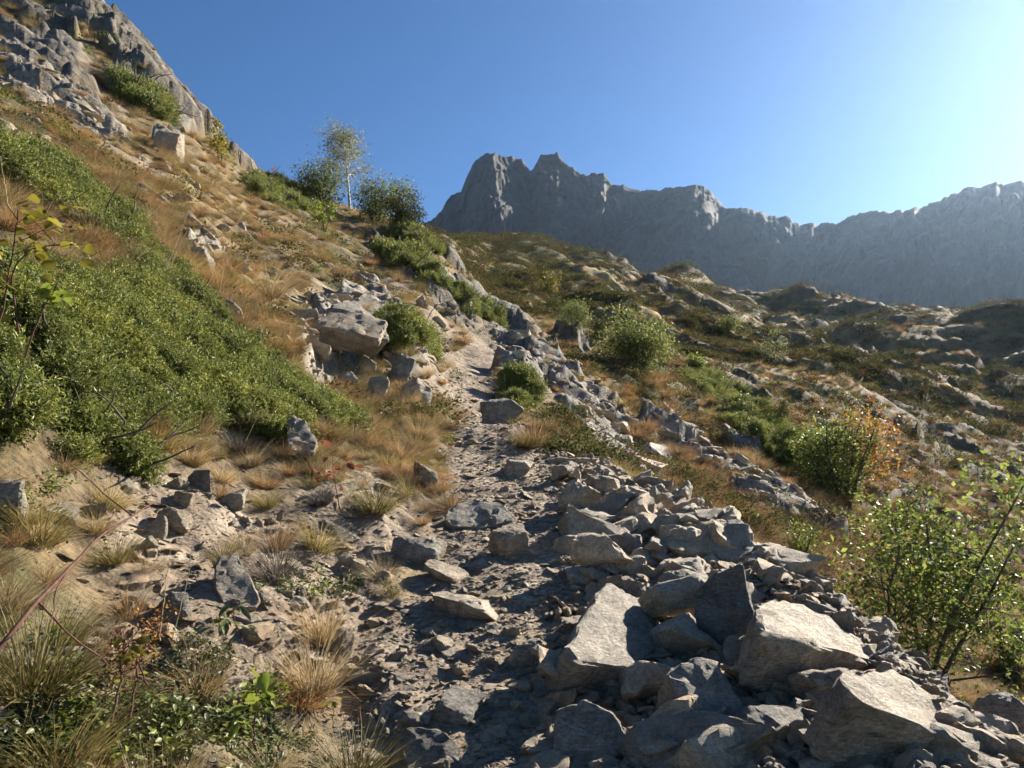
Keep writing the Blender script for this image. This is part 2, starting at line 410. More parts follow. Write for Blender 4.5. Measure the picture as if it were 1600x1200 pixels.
# ------------------------------------------------------------------ the mountain wall beyond, and the air between
SKYL = [(-900,420),(-300,400),(300,385),(560,372),(620,362),(655,352),(672,340),(690,328),(705,306),(720,298),(728,276),(738,258),(750,248),(766,240),(785,239),(800,238),(815,244),(828,262),
        (838,252),(846,238),(858,240),(870,234),(880,252),(905,266),(925,268),(944,272),(952,285),(1000,292),(1030,297),(1060,292),(1095,291),(1112,303),(1130,318),(1165,325),(1200,337),(1235,338),(1250,348),
        (1305,347),(1325,335),(1360,329),(1390,333),(1440,325),(1460,312),(1500,299),(1555,285),(1600,283),(1700,276),(2000,262),(2700,250)]
mu = np.concatenate([np.linspace(-1.6, -.2, 60)[:-1], np.linspace(-.2, .8, 900), np.linspace(.8, 1.75, 80)[1:]]); ms = np.linspace(0, 1, 190)
crest = np.interp(mu, [(a - 800) / F for a, b in SKYL], [(HOR - b) / F for a, b in SKYL])
crest_d = 950 + 60 * fbm(mu * 5, mu * 0, 3, 7) - 300 * sstep(.05, .95, mu)
base_d = crest_d - 170
MU = mu[:, None] + 0 * ms[None, :]; MS = ms[None, :] + 0 * mu[:, None]
jag = fbm(mu * 45, mu * 0 + 3, 5, 9, .65) * .0055 + (np.abs(vn(mu * 90, mu * 0, 10)) - .4) * .0025
ctop = (crest + jag) * crest_d
zb = .16 * base_d[:, None]
MZ = EYE + zb + (ctop[:, None] - zb) * MS ** .92
prof = .62 * MS + .38 * MS ** 3
MY = base_d[:, None] + 170 * prof
hx = MU * 900; hz = MZ
warp = 18 * fbm(hx * .012, hz * .012, 3, 14)
ribs = np.abs(vn((hx + warp + .25 * hz) * .016, hz * .004, 15)) * 60 + (1 - np.abs(vn((hx + 2 * warp - .3 * hz) * .035, hz * .016, 16))) * 30 + (1 - np.abs(vn((hx + 2.4 * warp + .35 * hz) * .08, hz * .05, 17))) * 9 - 24 + 3.5 * fbm(hx * .22, hz * .13, 4, 18, .65)
fs, es = facets((hx + 2 * warp) * .16, hz * .10, 29)
ribs += 2.0 * fs
fm, em = facets((hx + warp) * .05, hz * .03, 19)
ribs += 9 * fm
fade = (sstep(1.0, .9, MS) * .7 + .3) * (1 - .55 * sstep(.1, .5, MU))
MY = MY - .62 * (ribs - 45) * fade * sstep(0, .08, MS)
crag = (fbm(hx * .09, hz * .07, 4, 23) * 5) * sstep(.02, .2, MS) * sstep(1.0, .85, MS)
MZ = MZ + crag
MX = MU * MY
# back slope so that the ridge has thickness
bx = np.stack([MX[:, -1] * (1 + .12 * k_) for k_ in (1, 2, 4)], 1); by = np.stack([MY[:, -1] * (1 + .12 * k_) for k_ in (1, 2, 4)], 1)
bz = np.stack([MZ[:, -1] - 60 * k_ for k_ in (1, 2, 4)], 1)
MX = np.concatenate([MX, bx], 1); MY = np.concatenate([MY, by], 1); MZ = np.concatenate([MZ, bz], 1)
t = NT('mountain_rock', .9, .2)
p = t.pos()
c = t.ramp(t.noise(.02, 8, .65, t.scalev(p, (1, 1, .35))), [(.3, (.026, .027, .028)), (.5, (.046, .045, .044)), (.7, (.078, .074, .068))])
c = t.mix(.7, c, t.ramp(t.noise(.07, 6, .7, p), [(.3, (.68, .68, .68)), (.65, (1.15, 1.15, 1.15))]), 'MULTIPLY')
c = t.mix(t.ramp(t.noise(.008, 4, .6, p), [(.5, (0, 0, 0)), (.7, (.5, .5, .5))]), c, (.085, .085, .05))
mm = t.out(c, t.bump(t.noise(.05, 6, .6, p), .3, 5))
mountain = mesh_grid('mountain', MX, MY, MZ, mm); mountain['kind'] = 'structure'
# rising floor of the cirque between the hillside and the wall
qu = np.linspace(-1.6, 1.75, 60); qd = np.linspace(math.log(250), math.log(620), 30)
QU, QD = np.meshgrid(qu, np.exp(qd), indexing='ij')
QZ = EYE + np.interp(QD, [250, 400, 830], [8, 40, 110]) + 6 * fbm(QU * 20, QD * .03, 3, 3)
corrie = mesh_grid('corrie_terrain', QU * QD, QD, QZ, mm); corrie['kind'] = 'structure'

def haze_box(dens=.000058):
    me = bpy.data.meshes.new('haze'); bm = bmesh.new(); bmesh.ops.create_cube(bm, size=1)
    lo = Vector((-3000, -120, -260)); hi = Vector((3200, 1950, 520))
    for v in bm.verts: v.co = Vector([lo[i] if v.co[i] < 0 else hi[i] for i in range(3)])
    bm.to_mesh(me); bm.free()
    m = bpy.data.materials.new('haze_air'); m.use_nodes = True
    nt = m.node_tree; nt.nodes.clear()
    pv = nt.nodes.new('ShaderNodeVolumePrincipled'); oo = nt.nodes.new('ShaderNodeOutputMaterial')
    pv.inputs['Color'].default_value = (.50, .71, 1.0, 1); pv.inputs['Density'].default_value = dens; pv.inputs['Anisotropy'].default_value = .70
    nt.links.new(pv.outputs['Volume'], oo.inputs['Volume'])
    me.materials.append(m)
    o = bpy.data.objects.new('haze', me); COL.objects.link(o); o['kind'] = 'stuff'; o['label'] = 'pale blue haze in the air before the mountain wall'; o['category'] = 'haze'
    return o
haze_box()

# ------------------------------------------------------------------ builders
def P(px, py, d): return Vector(((px - 800) / F * d, d, EYE + (HOR - py) / F * d))

def link_mesh(name, me, parent=None):
    o = bpy.data.objects.new(name, me); COL.objects.link(o)
    if parent is not None: o.parent = parent
    return o

def tag(o, label, cat, group=None):
    o['label'] = label; o['category'] = cat
    if group: o['group'] = group
    return o

def empty(name, loc, label, cat, group=None):
    o = bpy.data.objects.new(name, None); COL.objects.link(o); o.location = loc; o.empty_display_size = .1
    return tag(o, label, cat, group)

def mesh_np(name, co, tris, mat, smooth=False):
    me = bpy.data.meshes.new(name)
    co = np.asarray(co, np.float32); tris = np.asarray(tris, np.int32); k_ = tris.shape[1]
    me.vertices.add(len(co)); me.vertices.foreach_set('co', co.ravel())
    me.loops.add(tris.size); me.loops.foreach_set('vertex_index', tris.ravel())
    me.polygons.add(len(tris)); me.polygons.foreach_set('loop_start', np.arange(0, tris.size, k_, dtype=np.int32))
    if smooth: me.polygons.foreach_set('use_smooth', np.ones(len(tris), bool))
    me.update(calc_edges=True); me.materials.append(mat)
    return me

def leaf_mat(name, stops, rough=.5, trans=.3, spec=.3, by='isl', tint=None):
    t = NT(name, rough, spec)
    r = t.isl() if by == 'isl' else t.rnd()
    c = t.ramp(r, stops)
    c2 = t.ramp(t.rnd(), [(0, (.7, .72, .7)), (.5, (1, 1, 1)), (1, (1.25, 1.2, 1.1))])
    c = t.mix(.8, c, c2, 'MULTIPLY')
    c = t.mix(.85, c, t.ramp(t.noise(1.7, 3, .65, t.pos()), [(.36, (.62, .60, .55)), (.5, (1, 1, 1)), (.66, (1.32, 1.18, .95))]), 'MULTIPLY')
    t.out(c)
    tr = t.new('ShaderNodeBsdfTranslucent'); t.link(c, tr.inputs['Color'])
    mx = t.new('ShaderNodeMixShader'); mx.inputs[0].default_value = trans
    t.link(t.b.outputs[0], mx.inputs[1]); t.link(tr.outputs[0], mx.inputs[2])
    t.link(mx.outputs[0], t.n['Material Output'].inputs['Surface'])
    return t.m

M = {
 'straw': leaf_mat('dry_grass', [(0, (.19, .135, .06)), (.35, (.34, .245, .12)), (.7, (.46, .35, .19)), (1, (.58, .48, .31))], .6, .35),
 'rust': leaf_mat('rusty_grass', [(0, (.16, .09, .04)), (.4, (.31, .185, .085)), (.75, (.41, .265, .13)), (1, (.54, .40, .23))], .6, .35),
 'olive': leaf_mat('olive_grass', [(0, (.09, .085, .025)), (.4, (.19, .17, .05)), (.75, (.36, .28, .11)), (1, (.5, .4, .2))], .6, .35),
 'grey': leaf_mat('dead_grass', [(0, (.05, .042, .035)), (.5, (.13, .11, .095)), (1, (.25, .215, .18))], .7, .15),
 'juniper': leaf_mat('juniper_needles', [(0, (.07, .09, .02)), (.4, (.17, .205, .045)), (.75, (.29, .32, .085)), (1, (.42, .42, .18))], .5, .3, .3),
 'heath': leaf_mat('heath_leaves', [(0, (.05, .048, .022)), (.35, (.11, .10, .042)), (.65, (.17, .13, .06)), (.85, (.22, .13, .065)), (1, (.32, .25, .13))], .75, .2, .06),
 'heathg': leaf_mat('green_heath_leaves', [(0, (.045, .058, .02)), (.5, (.105, .12, .04)), (.85, (.17, .175, .065)), (1, (.26, .23, .10))], .75, .25, .06),
 'green': leaf_mat('shrub_leaves', [(0, (.075, .095, .028)), (.4, (.15, .19, .055)), (.75, (.235, .27, .085)), (1, (.35, .34, .13))], .55, .4, .22),
 'birch': leaf_mat('birch_leaves', [(0, (.10, .12, .055)), (.5, (.19, .21, .10)), (1, (.36, .35, .18))], .55, .4, .22),
 'alder': leaf_mat('alder_leaves', [(0, (.06, .085, .02)), (.45, (.13, .175, .04)), (.8, (.21, .26, .065)), (1, (.33, .35, .10))], .48, .45, .32),
 'yellow': leaf_mat('yellowing_leaves', [(0, (.10, .11, .02)), (.45, (.24, .23, .035)), (.8, (.38, .31, .05)), (1, (.5, .36, .05))], .5, .4),
 'lime': leaf_mat('bright_green_leaves', [(0, (.08, .12, .02)), (.5, (.18, .23, .035)), (1, (.30, .33, .06))], .45, .45),
 'orange': leaf_mat('autumn_leaves', [(0, (.22, .09, .025)), (.5, (.42, .19, .05)), (1, (.58, .34, .08))], .5, .4),
 'red': leaf_mat('red_leaves', [(0, (.16, .045, .03)), (.6, (.30, .10, .06)), (1, (.42, .2, .13))], .5, .35),
 'herb': leaf_mat('herb_leaves', [(0, (.045, .06, .02)), (.5, (.11, .135, .045)), (.85, (.19, .20, .07)), (1, (.34, .25, .08))], .45, .3, .4),
}
def bark_mat(name, a, b, sc=30):
    t = NT(name, .8, .2); return t.out(t.ramp(t.noise(sc, 5, .6, t.scalev(t.obj(), (1, 1, .3))), [(.35, a), (.65, b)]))
M['bark'] = bark_mat('dark_bark', (.05, .04, .035), (.13, .11, .095))
M['birchbark'] = bark_mat('birch_bark', (.28, .26, .23), (.75, .73, .68), 6)
M['stem'] = bark_mat('reddish_stem', (.07, .03, .022), (.15, .075, .05), 60)
M['stalk'] = bark_mat('straw_stalk', (.38, .28, .14), (.62, .5, .3), 60)

# --- rocks
def rock_hull(pts, seed, bev=.03, cuts=1, amp=.012):
    """angular stone: convex hull with chipped edges and a worn surface"""
    bm = bmesh.new()
    for p_ in pts: bm.verts.new(p_)
    r = bmesh.ops.convex_hull(bm, input=bm.verts)
    junk = [g for g in r['geom_interior'] + r['geom_unused'] if isinstance(g, bmesh.types.BMVert)]
    bmesh.ops.delete(bm, geom=list(set(junk)), context='VERTS')
    bmesh.ops.dissolve_limit(bm, angle_limit=math.radians(7), verts=bm.verts, edges=bm.edges)
    size = max((v.co.length for v in bm.verts), default=1)
    if bev: bmesh.ops.bevel(bm, geom=bm.edges[:] + bm.verts[:], offset=bev * size, segments=1, affect='EDGES', clamp_overlap=True)
    bmesh.ops.triangulate(bm, faces=bm.faces)
    for k_ in range(cuts):
        lim = size * (.34 if k_ == 0 else .17 if k_ == 1 else .085)
        ed = [e for e in bm.edges if e.calc_length() > lim]
        bmesh.ops.subdivide_edges(bm, edges=ed, cuts=1)
        bmesh.ops.triangulate(bm, faces=bm.faces)
    if cuts:
        bm.normal_update()
        off = Vector((seed * 3.7, seed * 1.9, seed * .7))
        nn = {}
        for v in bm.verts:
            q = v.co / size
            h = mnoise.fractal(q * 2.2 + off, .6, 2.1, 5) * amp * 1.3
            h += (abs(mnoise.noise(q.xyz * 5.0 + off)) - .25) * amp * 1.0
            st = q.x * .35 + q.y * .25 + q.z + .06 * mnoise.noise(q * 3 + off)
            h += ((st * 7.0) % 1.0 - .5) * amp * .55
            nn[v] = v.normal * (h * size)
        for v, d_ in nn.items(): v.co += d_
    bmesh.ops.recalc_face_normals(bm, faces=bm.faces)
    return bm

def bm_mesh(bm, name, mat, smooth_deg=0):
    me = bpy.data.meshes.new(name); bm.to_mesh(me); bm.free(); me.materials.append(mat)
    if smooth_deg:
        me.polygons.foreach_set('use_smooth', np.ones(len(me.polygons), bool)); me.set_sharp_from_angle(angle=math.radians(smooth_deg))
    return me

def block_pts(seed, cut=.7):
    r = random.Random(seed); pts = []
    for sx in (-1, 1):
        for sy in (-1, 1):
            for sz in (-1, 1):
                c_ = Vector((sx * r.uniform(.55, 1.1), sy * r.uniform(.5, 1.1), sz * r.uniform(.45, 1.1)))
                if r.random() < cut:
                    for ax in range(3):
                        q = c_.copy(); q[ax] *= r.uniform(.25, .8); pts.append(q)
                else: pts.append(c_)
    sh = r.uniform(-.55, .55); sk = r.uniform(-.5, .5)
    return [Vector((p_.x + sh * p_.z, p_.y + sk * p_.x, p_.z)) for p_ in pts]

def round_pts(seed, n=16):
    r = random.Random(seed); pts = []
    for _ in range(n):
        v = Vector((r.gauss(0, 1), r.gauss(0, 1), r.gauss(0, 1))).normalized(); pts.append(v * r.uniform(.85, 1.1))
    return pts

STONES = [bm_mesh(rock_hull([Vector((p_.x * a_, p_.y * b_, p_.z * c_)) for p_ in (block_pts(100 + i_, .8) if i_ % 3 == 1 else round_pts(100 + i_, 13))], i_, .09, 2, .055), 'stone', ROCKS, 32)
          for i_, (a_, b_, c_) in enumerate([(.5,.4,.3),(.5,.35,.2),(.5,.45,.38),(.5,.3,.25),(.5,.42,.16),(.5,.38,.34),(.5,.28,.14),(.5,.44,.28),(.5,.33,.3),(.5,.4,.22)])]

def boulder_block(px, py, wpx, hpx, label, seed, dep=.8, yaw=None, tilt=0, roll=0, kind='block', name='boulder', group=None, d=None, sink=.3, cuts=3, amp=.03):
    g = at(px, py + hpx * .5)
    dd = g.y if d is None else d
    w_, h_ = wpx * dd / F / 2, hpx * dd / F / 2
    h_ *= 1 + sink
    dep_ = dep * w_
    src = (block_pts(seed) if seed % 2 else round_pts(seed, 13)) if kind == 'block' else round_pts(seed, 22)
    rot = Euler((math.radians(tilt), math.radians(roll), 0)).to_matrix()
    rr = random.Random(seed * 7)
    ya = math.radians(rr.uniform(-25, 25) if yaw is None else yaw)
    pts = [Matrix.Rotation(ya, 3, 'Z') @ (rot @ Vector((v.x * w_, v.y * dep_, v.z * h_))) for v in src]
    mn = [min(v[i] for v in pts) for i in range(3)]; mxx = [max(v[i] for v in pts) for i in range(3)]
    sx = 2 * w_ / (mxx[0] - mn[0]); sz = 2 * h_ / (mxx[2] - mn[2])
    pts = [Vector((v.x * sx, v.y, v.z * sz)) for v in pts]
    me = bm_mesh(rock_hull(pts, seed, .05, cuts, amp), name, ROCK, 26)
    o = link_mesh(name, me)
    o.location = P(px, py, dd + dep_ * .5) - Vector((0, 0, h_ * sink))
    return tag(o, label, 'rock', group)

def boulder_slab(outline, d0, n, thick, label, seed, taper=.9, absd=None, group=None, amp=.032, name='boulder', bev=.032):
    """a boulder known by its main face: an outline on a plane of normal n through the first point at depth d, with thickness behind"""
    n = Vector(n).normalized(); C_ = Vector((0, 0, EYE))
    low = max(outline, key=lambda q: q[1]); gd = (at(low[0], min(low[1], 1195)).y - .02 * abs(d0)) if absd is None else absd
    A = P(*low, gd); pts = []
    for px, py in outline:
        r_ = Vector(((px - 800) / F, 1, (HOR - py) / F)); k_ = n.dot(A - C_) / n.dot(r_)
        pts.append(C_ + r_ * k_)
    cen = sum(pts, Vector()) / len(pts)
    rr = random.Random(seed)
    allp = [p_ - cen for p_ in pts] + [((p_ - cen) * taper * rr.uniform(.85, 1.05)) - n * thick * rr.uniform(.8, 1.1) for p_ in pts]
    me = bm_mesh(rock_hull(allp, seed, bev, 3, amp), name, ROCK, 26)
    o = link_mesh(name, me); o.location = cen
    return tag(o, label, 'rock', group)

# --- scatter of uncountable things: points + geometry-node instances of meshes that also stand in the scene
def scatter(name, pos, rot, scl, idx, protos, label, cat, parent=None):
    n = len(pos)
    me = bpy.data.meshes.new(name)
    me.vertices.add(n); me.vertices.foreach_set('co', np.asarray(pos, np.float32).ravel())
    for nm, ty, arr, key in (('rot', 'FLOAT_VECTOR', rot, 'vector'), ('scl', 'FLOAT_VECTOR', scl, 'vector'), ('vi', 'INT', idx, 'value')):
        a_ = me.attributes.new(nm, ty, 'POINT'); a_.data.foreach_set(key, np.asarray(arr, np.int32 if ty == 'INT' else np.float32).ravel())
    o = link_mesh(name, me, parent)
    ng = bpy.data.node_groups.new(name, 'GeometryNodeTree')
    ng.interface.new_socket('Geometry', in_out='INPUT', socket_type='NodeSocketGeometry')
    ng.interface.new_socket('Geometry', in_out='OUTPUT', socket_type='NodeSocketGeometry')
    N = ng.nodes; L = ng.links
    gi = N.new('NodeGroupInput'); go = N.new('NodeGroupOutput')
    iop = N.new('GeometryNodeInstanceOnPoints'); jn = N.new('GeometryNodeJoinGeometry')
    for pr in reversed(protos):
        oi = N.new('GeometryNodeObjectInfo'); oi.transform_space = 'ORIGINAL'
        oi.inputs['Object'].default_value = pr; oi.inputs['As Instance'].default_value = True
        L.new(oi.outputs['Geometry'], jn.inputs[0])
    def na(nm, ty):
        x = N.new('GeometryNodeInputNamedAttribute'); x.data_type = ty; x.inputs['Name'].default_value = nm; return x.outputs['Attribute']
    L.new(gi.outputs[0], iop.inputs['Points']); L.new(jn.outputs[0], iop.inputs['Instance'])
    iop.inputs['Pick Instance'].default_value = True
    L.new(na('vi', 'INT'), iop.inputs['Instance Index'])
    L.new(na('rot', 'FLOAT_VECTOR'), iop.inputs['Rotation']); L.new(na('scl', 'FLOAT_VECTOR'), iop.inputs['Scale'])
    L.new(iop.outputs[0], go.inputs[0])
    md = o.modifiers.new('scatter', 'NODES'); md.node_group = ng
    o['kind'] = 'stuff'
    if parent is None: o['label'] = label; o['category'] = cat
    return o

# --- leaves and blades
def blades_np(n, rad, L, lean, droop, wid, seed, seg=3, jit=.35, bias=(0, 0)):
    r = np.random.default_rng(seed)
    th = r.uniform(0, 2 * math.pi, n); rr = rad * np.sqrt(r.uniform(0, 1, n))
    bx_, by_ = rr * np.cos(th), rr * np.sin(th)
    th2 = th + r.normal(0, .5, n)
    a0 = np.clip(lean * (rr / max(rad, 1e-6)) ** .7 + r.normal(0, .15, n), 0, 1.4)
    ln = L * r.uniform(1 - jit, 1 + jit * .4, n) ; dr = droop * r.uniform(.3, 1.3, n)
    ox = np.cos(th2); oy = np.sin(th2)
    tw = r.uniform(0, math.pi, n)
    V = []
    for s_ in np.linspace(0, 1, seg + 1):
        an = a0 + dr * s_ * .5
        hor = ln * s_ * np.sin(an); ver = ln * s_ * np.cos(an)
        cx = bx_ + ox * hor + bias[0] * (ln * s_) ** 1.5; cy = by_ + oy * hor + bias[1] * (ln * s_) ** 1.5
        wv = wid * (1 - s_ * .85) * .5
        V.append(np.stack([cx - np.cos(tw) * wv, cy - np.sin(tw) * wv, ver], 1)); V.append(np.stack([cx + np.cos(tw) * wv, cy + np.sin(tw) * wv, ver], 1))
    V = np.stack(V, 1)                       # n, 2(seg+1), 3
    k_ = 2 * (seg + 1)
    base = np.arange(n)[:, None] * k_
    q = np.concatenate([base + np.array([[2 * s_, 2 * s_ + 1, 2 * s_ + 3, 2 * s_ + 2]]) for s_ in range(seg)], 0)
    return V.reshape(-1, 3), q

def leaves_np(cen, size, seed, aspect=.55, up=.3, dirs=None):
    """one folded diamond leaf per centre (two triangles)"""
    r = np.random.default_rng(seed); n = len(cen)
    size = np.broadcast_to(size, (n,)) * r.uniform(.65, 1.3, n)
    if dirs is None: dirs = r.normal(0, 1, (n, 3))
    dirs = dirs + r.normal(0, .35, (n, 3)); dirs /= np.linalg.norm(dirs, axis=1, keepdims=True) + 1e-9
    nr = r.normal(0, 1, (n, 3)) + np.array([0, 0, up * 3])
    side = np.cross(dirs, nr); side /= np.linalg.norm(side, axis=1, keepdims=True) + 1e-9
    nn = np.cross(side, dirs)
    s_ = size[:, None]
    a_ = cen; b_ = cen + dirs * s_ * .5 + side * s_ * aspect * .5 + nn * s_ * .1; c_ = cen + dirs * s_ + nn * s_ * -.05; d_ = cen + dirs * s_ * .5 - side * s_ * aspect * .5 + nn * s_ * .1
    V = np.stack([a_, b_, c_, d_], 1).reshape(-1, 3)
    base = np.arange(n)[:, None] * 4
    T = np.concatenate([base + np.array([[0, 1, 2]]), base + np.array([[0, 2, 3]])], 0)
    return V, T

def oval_np(cen, size, seed, aspect=.55, up=.3):
    """pointed oval leaves folded along the midrib, eight triangles each"""
    r = np.random.default_rng(seed); n = len(cen); size = size * r.uniform(.6, 1.25, n)
    dirs = r.normal(0, 1, (n, 3)) * np.array([1, 1, .5]); dirs /= np.linalg.norm(dirs, axis=1, keepdims=True) + 1e-9
    side = np.cross(dirs, r.normal(0, .45, (n, 3)) + np.array([0, 0, 1.0])); side /= np.linalg.norm(side, axis=1, keepdims=True) + 1e-9
    nn = np.cross(side, dirs); s_ = size[:, None]; pts = []
    cu = r.uniform(-.25, .1, (n, 1))
    for t_, w_ in ((0, 0), (.25, .42), (.5, .5), (.78, .3), (1, 0)):
        mid = cen + dirs * s_ * t_ + nn * s_ * cu * t_ * t_
        pts.append(mid)
        if 0 < t_ < 1: pts += [mid + side * s_ * aspect * w_ + nn * s_ * .09, mid - side * s_ * aspect * w_ + nn * s_ * .09]
    V = np.stack(pts, 1).reshape(-1, 3); b_ = np.arange(n)[:, None] * 11
    tri = [(0, 1, 2), (0, 3, 1), (1, 5, 2), (1, 4, 5), (1, 3, 6), (1, 6, 4), (4, 8, 5), (4, 7, 8), (4, 6, 9), (4, 9, 7), (7, 10, 8), (7, 9, 10)]
    return V, np.stack([b_ + np.array([t_]) for t_ in tri], 1).reshape(-1, 3)

def tube_np(paths, sides=6):
    """paths: list of (points Nx3, radii N)"""
    V = []; Q = []; off = 0
    for pts, rad in paths:
        pts = np.asarray(pts, float); rad = np.asarray(rad, float); n = len(pts)
        tg = np.gradient(pts, axis=0); tg /= np.linalg.norm(tg, axis=1, keepdims=True) + 1e-9
        ref = np.array([.3, .9, .1]) if abs(tg[0][1]) < .8 else np.array([1., 0, 0])
        a_ = np.cross(tg, ref); a_ /= np.linalg.norm(a_, axis=1, keepdims=True) + 1e-9; b_ = np.cross(tg, a_)
        for i in range(n):
            for k_ in range(sides):
                an = 2 * math.pi * k_ / sides
                V.append(pts[i] + rad[i] * (math.cos(an) * a_[i] + math.sin(an) * b_[i]))
        for i in range(n - 1):
            for k_ in range(sides):
                Q.append((off + i * sides + k_, off + i * sides + (k_ + 1) % sides, off + (i + 1) * sides + (k_ + 1) % sides, off + (i + 1) * sides + k_))
        off += n * sides
    return np.array(V), np.array(Q)

def grow(start, dir_, length, r0, r1, n, rng, wob=.12, up=.0):
    pts = [np.array(start, float)]; d_ = np.array(dir_, float); d_ /= np.linalg.norm(d_)
    for i in range(n):
        d_ = d_ + rng.normal(0, wob, 3) + np.array([0, 0, up]); d_ /= np.linalg.norm(d_)
        pts.append(pts[-1] + d_ * length / n)
    return np.array(pts), np.linspace(r0, r1, n + 1)

def woody(name, base, h, wd, label, cat, leaf, bark='bark', seed=1, stems=5, leaf_size=.05, n_leaf=1500, trunk_r=.03, crown_from=.15, spread=.6, group=None,
          lean=(0, 0), second=None, tuft=.12, droop=0.0, branches=7, sides=5):
    """tree or shrub: trunk part (stems and limbs) and crown part (leaves)"""
    rng = np.random.default_rng(seed)
    root = empty(name, base, label, cat, group)
    paths = []; tips = []
    for s_ in range(stems):
        an = rng.uniform(0, 2 * math.pi); out = spread * (rng.uniform(.25, 1) if stems > 1 else 0)
        d_ = np.array([math.cos(an) * out + lean[0], math.sin(an) * out + lean[1], 1.0])
        L = h * rng.uniform(.7, 1.0) / (1 + .25 * out) if stems > 1 else h
        pt, rd = grow((rng.normal(0, .02 * wd), rng.normal(0, .02 * wd), -.08 * h), d_, L * 1.05, trunk_r, trunk_r * .18, 10, rng, .06, .05)
        paths.append((pt, rd))
        for b_ in range(branches):
            f_ = rng.uniform(crown_from, .97); i = f_ * 10; a_ = int(i); st = pt[a_] * (1 - (i - a_)) + pt[min(a_ + 1, 10)] * (i - a_)
            an2 = rng.uniform(0, 2 * math.pi)
            bl = wd * .5 * rng.uniform(.5, 1.0) * (1.0 - .65 * f_ ** 2) * (1 if stems == 1 else .7)
            bd = np.array([math.cos(an2), math.sin(an2), rng.uniform(.1, .8) - droop])
            bp, br = grow(st, bd, bl, rd[a_] * .5, rd[a_] * .12, 6, rng, .14, .03 - droop * .15)
            paths.append((bp, br))
            for k_ in range(3, 7): tips.append((bp[k_], bp[k_] - bp[k_ - 1]))
            for t_ in range(3):
                j = rng.integers(2, 7)
                tp, tr = grow(bp[j], rng.normal(0, 1, 3) + np.array([0, 0, .4 - droop * 2]), bl * .35, rd[a_] * .18, rd[a_] * .06, 3, rng, .2)
                paths.append((tp, tr)); tips += [(tp[k_], tp[k_] - tp[k_ - 1]) for k_ in (1, 2, 3)]
        for k_ in range(6, 11): tips.append((pt[k_], pt[k_] - pt[k_ - 1]))
    V, Q = tube_np(paths, sides)
    link_mesh('trunk', mesh_np('trunk', V, Q, M[bark], True), root)
    tc = np.array([a_ for a_, b_ in tips]); td = np.array([b_ for a_, b_ in tips]); td /= np.linalg.norm(td, axis=1, keepdims=True) + 1e-9
    pick = rng.integers(0, len(tc), n_leaf)
    cen = tc[pick] + rng.normal(0, tuft * wd * .5, (n_leaf, 3)) * np.array([1, 1, .8])
    cen[:, 2] = np.maximum(cen[:, 2], .02 * h)
    dirs = td[pick] * .6 + rng.normal(0, .7, (n_leaf, 3))
    sel = np.zeros(n_leaf, bool)
    if second is not None:
        sel = (cen[:, 0] * second[1] + cen[:, 2] * .15 / 1 + rng.normal(0, .06 * wd, n_leaf)) > second[2] * wd
    V, T = leaves_np(cen[~sel], leaf_size, seed + 5, .6, .3, dirs[~sel])
    link_mesh('crown', mesh_np('crown', V, T, M[leaf]), root)
    if sel.any():
        V, T = leaves_np(cen[sel], leaf_size, seed + 6, .6, .3, dirs[sel])
        c2 = link_mesh('crown', mesh_np('crown', V, T, M[second[0]]), root); c2['label'] = 'leaves turned orange on one side of the crown'
    return root

# ------------------------------------------------------------------ boulders one can point to
bs = boulder_slab; bb = boulder_block
dO = at(530, 592).y      # the small rock overhang stands here
bs([(884,1012),(905,1034),(985,1046),(1036,1012),(1004,938),(952,908),(932,925)], 3.42, (.50,-.30,.82), .26, 'large pale grey wedge-shaped boulder with a bright slanting face beside the path', 1, .9, at(985, 1046).y - .22)
bs([(1160,880),(1120,893),(1085,922),(1088,985),(1122,1012),(1160,1000),(1178,968)], 3.35, (-.35,-.9,.25), .12, 'dark upright slab with one sunlit edge standing in the rubble', 2)
bs([(1180,938),(1222,932),(1300,962),(1368,1018),(1372,1034),(1268,1008),(1190,985)], 2.95, (.42,-.16,.88), .26, 'big flat-topped slab with greenish lichen and a dark shaded front', 3)
bs([(1308,1050),(1392,1044),(1470,1092),(1540,1160),(1532,1182),(1425,1128),(1330,1085)], 2.42, (.50,-.22,.84), .30, 'huge bright slab with a glossy sunlit top at the lower right', 4)
bs([(1040,1050),(1085,1024),(1120,1030),(1165,1100),(1135,1135),(1070,1112)], 2.72, (.15,-.62,.77), .2, 'dark block with a mossy sunlit upper edge below the upright slab', 5)
bs([(870,1105),(912,1090),(960,1112),(992,1165),(985,1215),(860,1215)], 2.30, (-.05,-.72,.68), .22, 'blue-grey block in deep shade at the bottom of the rubble', 6)
bb(1205,1132,185,78,'rounded oblong boulder with an orange-brown underside below the flat slab', 7, .7, 10, 0, 8, 'round', d=2.42)
bb(1290,1064,150,66,'arched brown stone wedged between the two brightest slabs', 8, .6, -8, 0, 12, 'block', d=2.62)
bb(1330,1140,64,96,'small reddish upright stone tucked beneath the huge bright slab', 9, .7, 15, 0, 5, 'block', d=2.36)
bb(1560,1112,100,66,'dark pointed stone jutting out at the right end of the rubble', 10, .7, 0, 0, -30, 'block', d=2.75)
bb(905,1070,110,70,'brown boulder in shade under the wedge-shaped boulder', 11, .8, 20, 0, 0, 'block', d=3.2)
bs([(694,812),(700,794),(735,780),(775,784),(808,806),(800,815),(752,826),(706,822)], 5.55, (.10,-.55,.83), .22, 'long low grey boulder lying across the path', 12)
bb(795,843,66,62,'brown upright stone in the middle of the path below the long boulder', 13, .7, 30, 0, 10, 'round')
bb(656,858,92,42,'tan flat-topped boulder at the left side of the path', 14, .7, -10, 0, 6)
bb(703,893,74,30,'flat tan slab tilted on the path beside the tan boulder', 15, .8, -20, 10, 18)
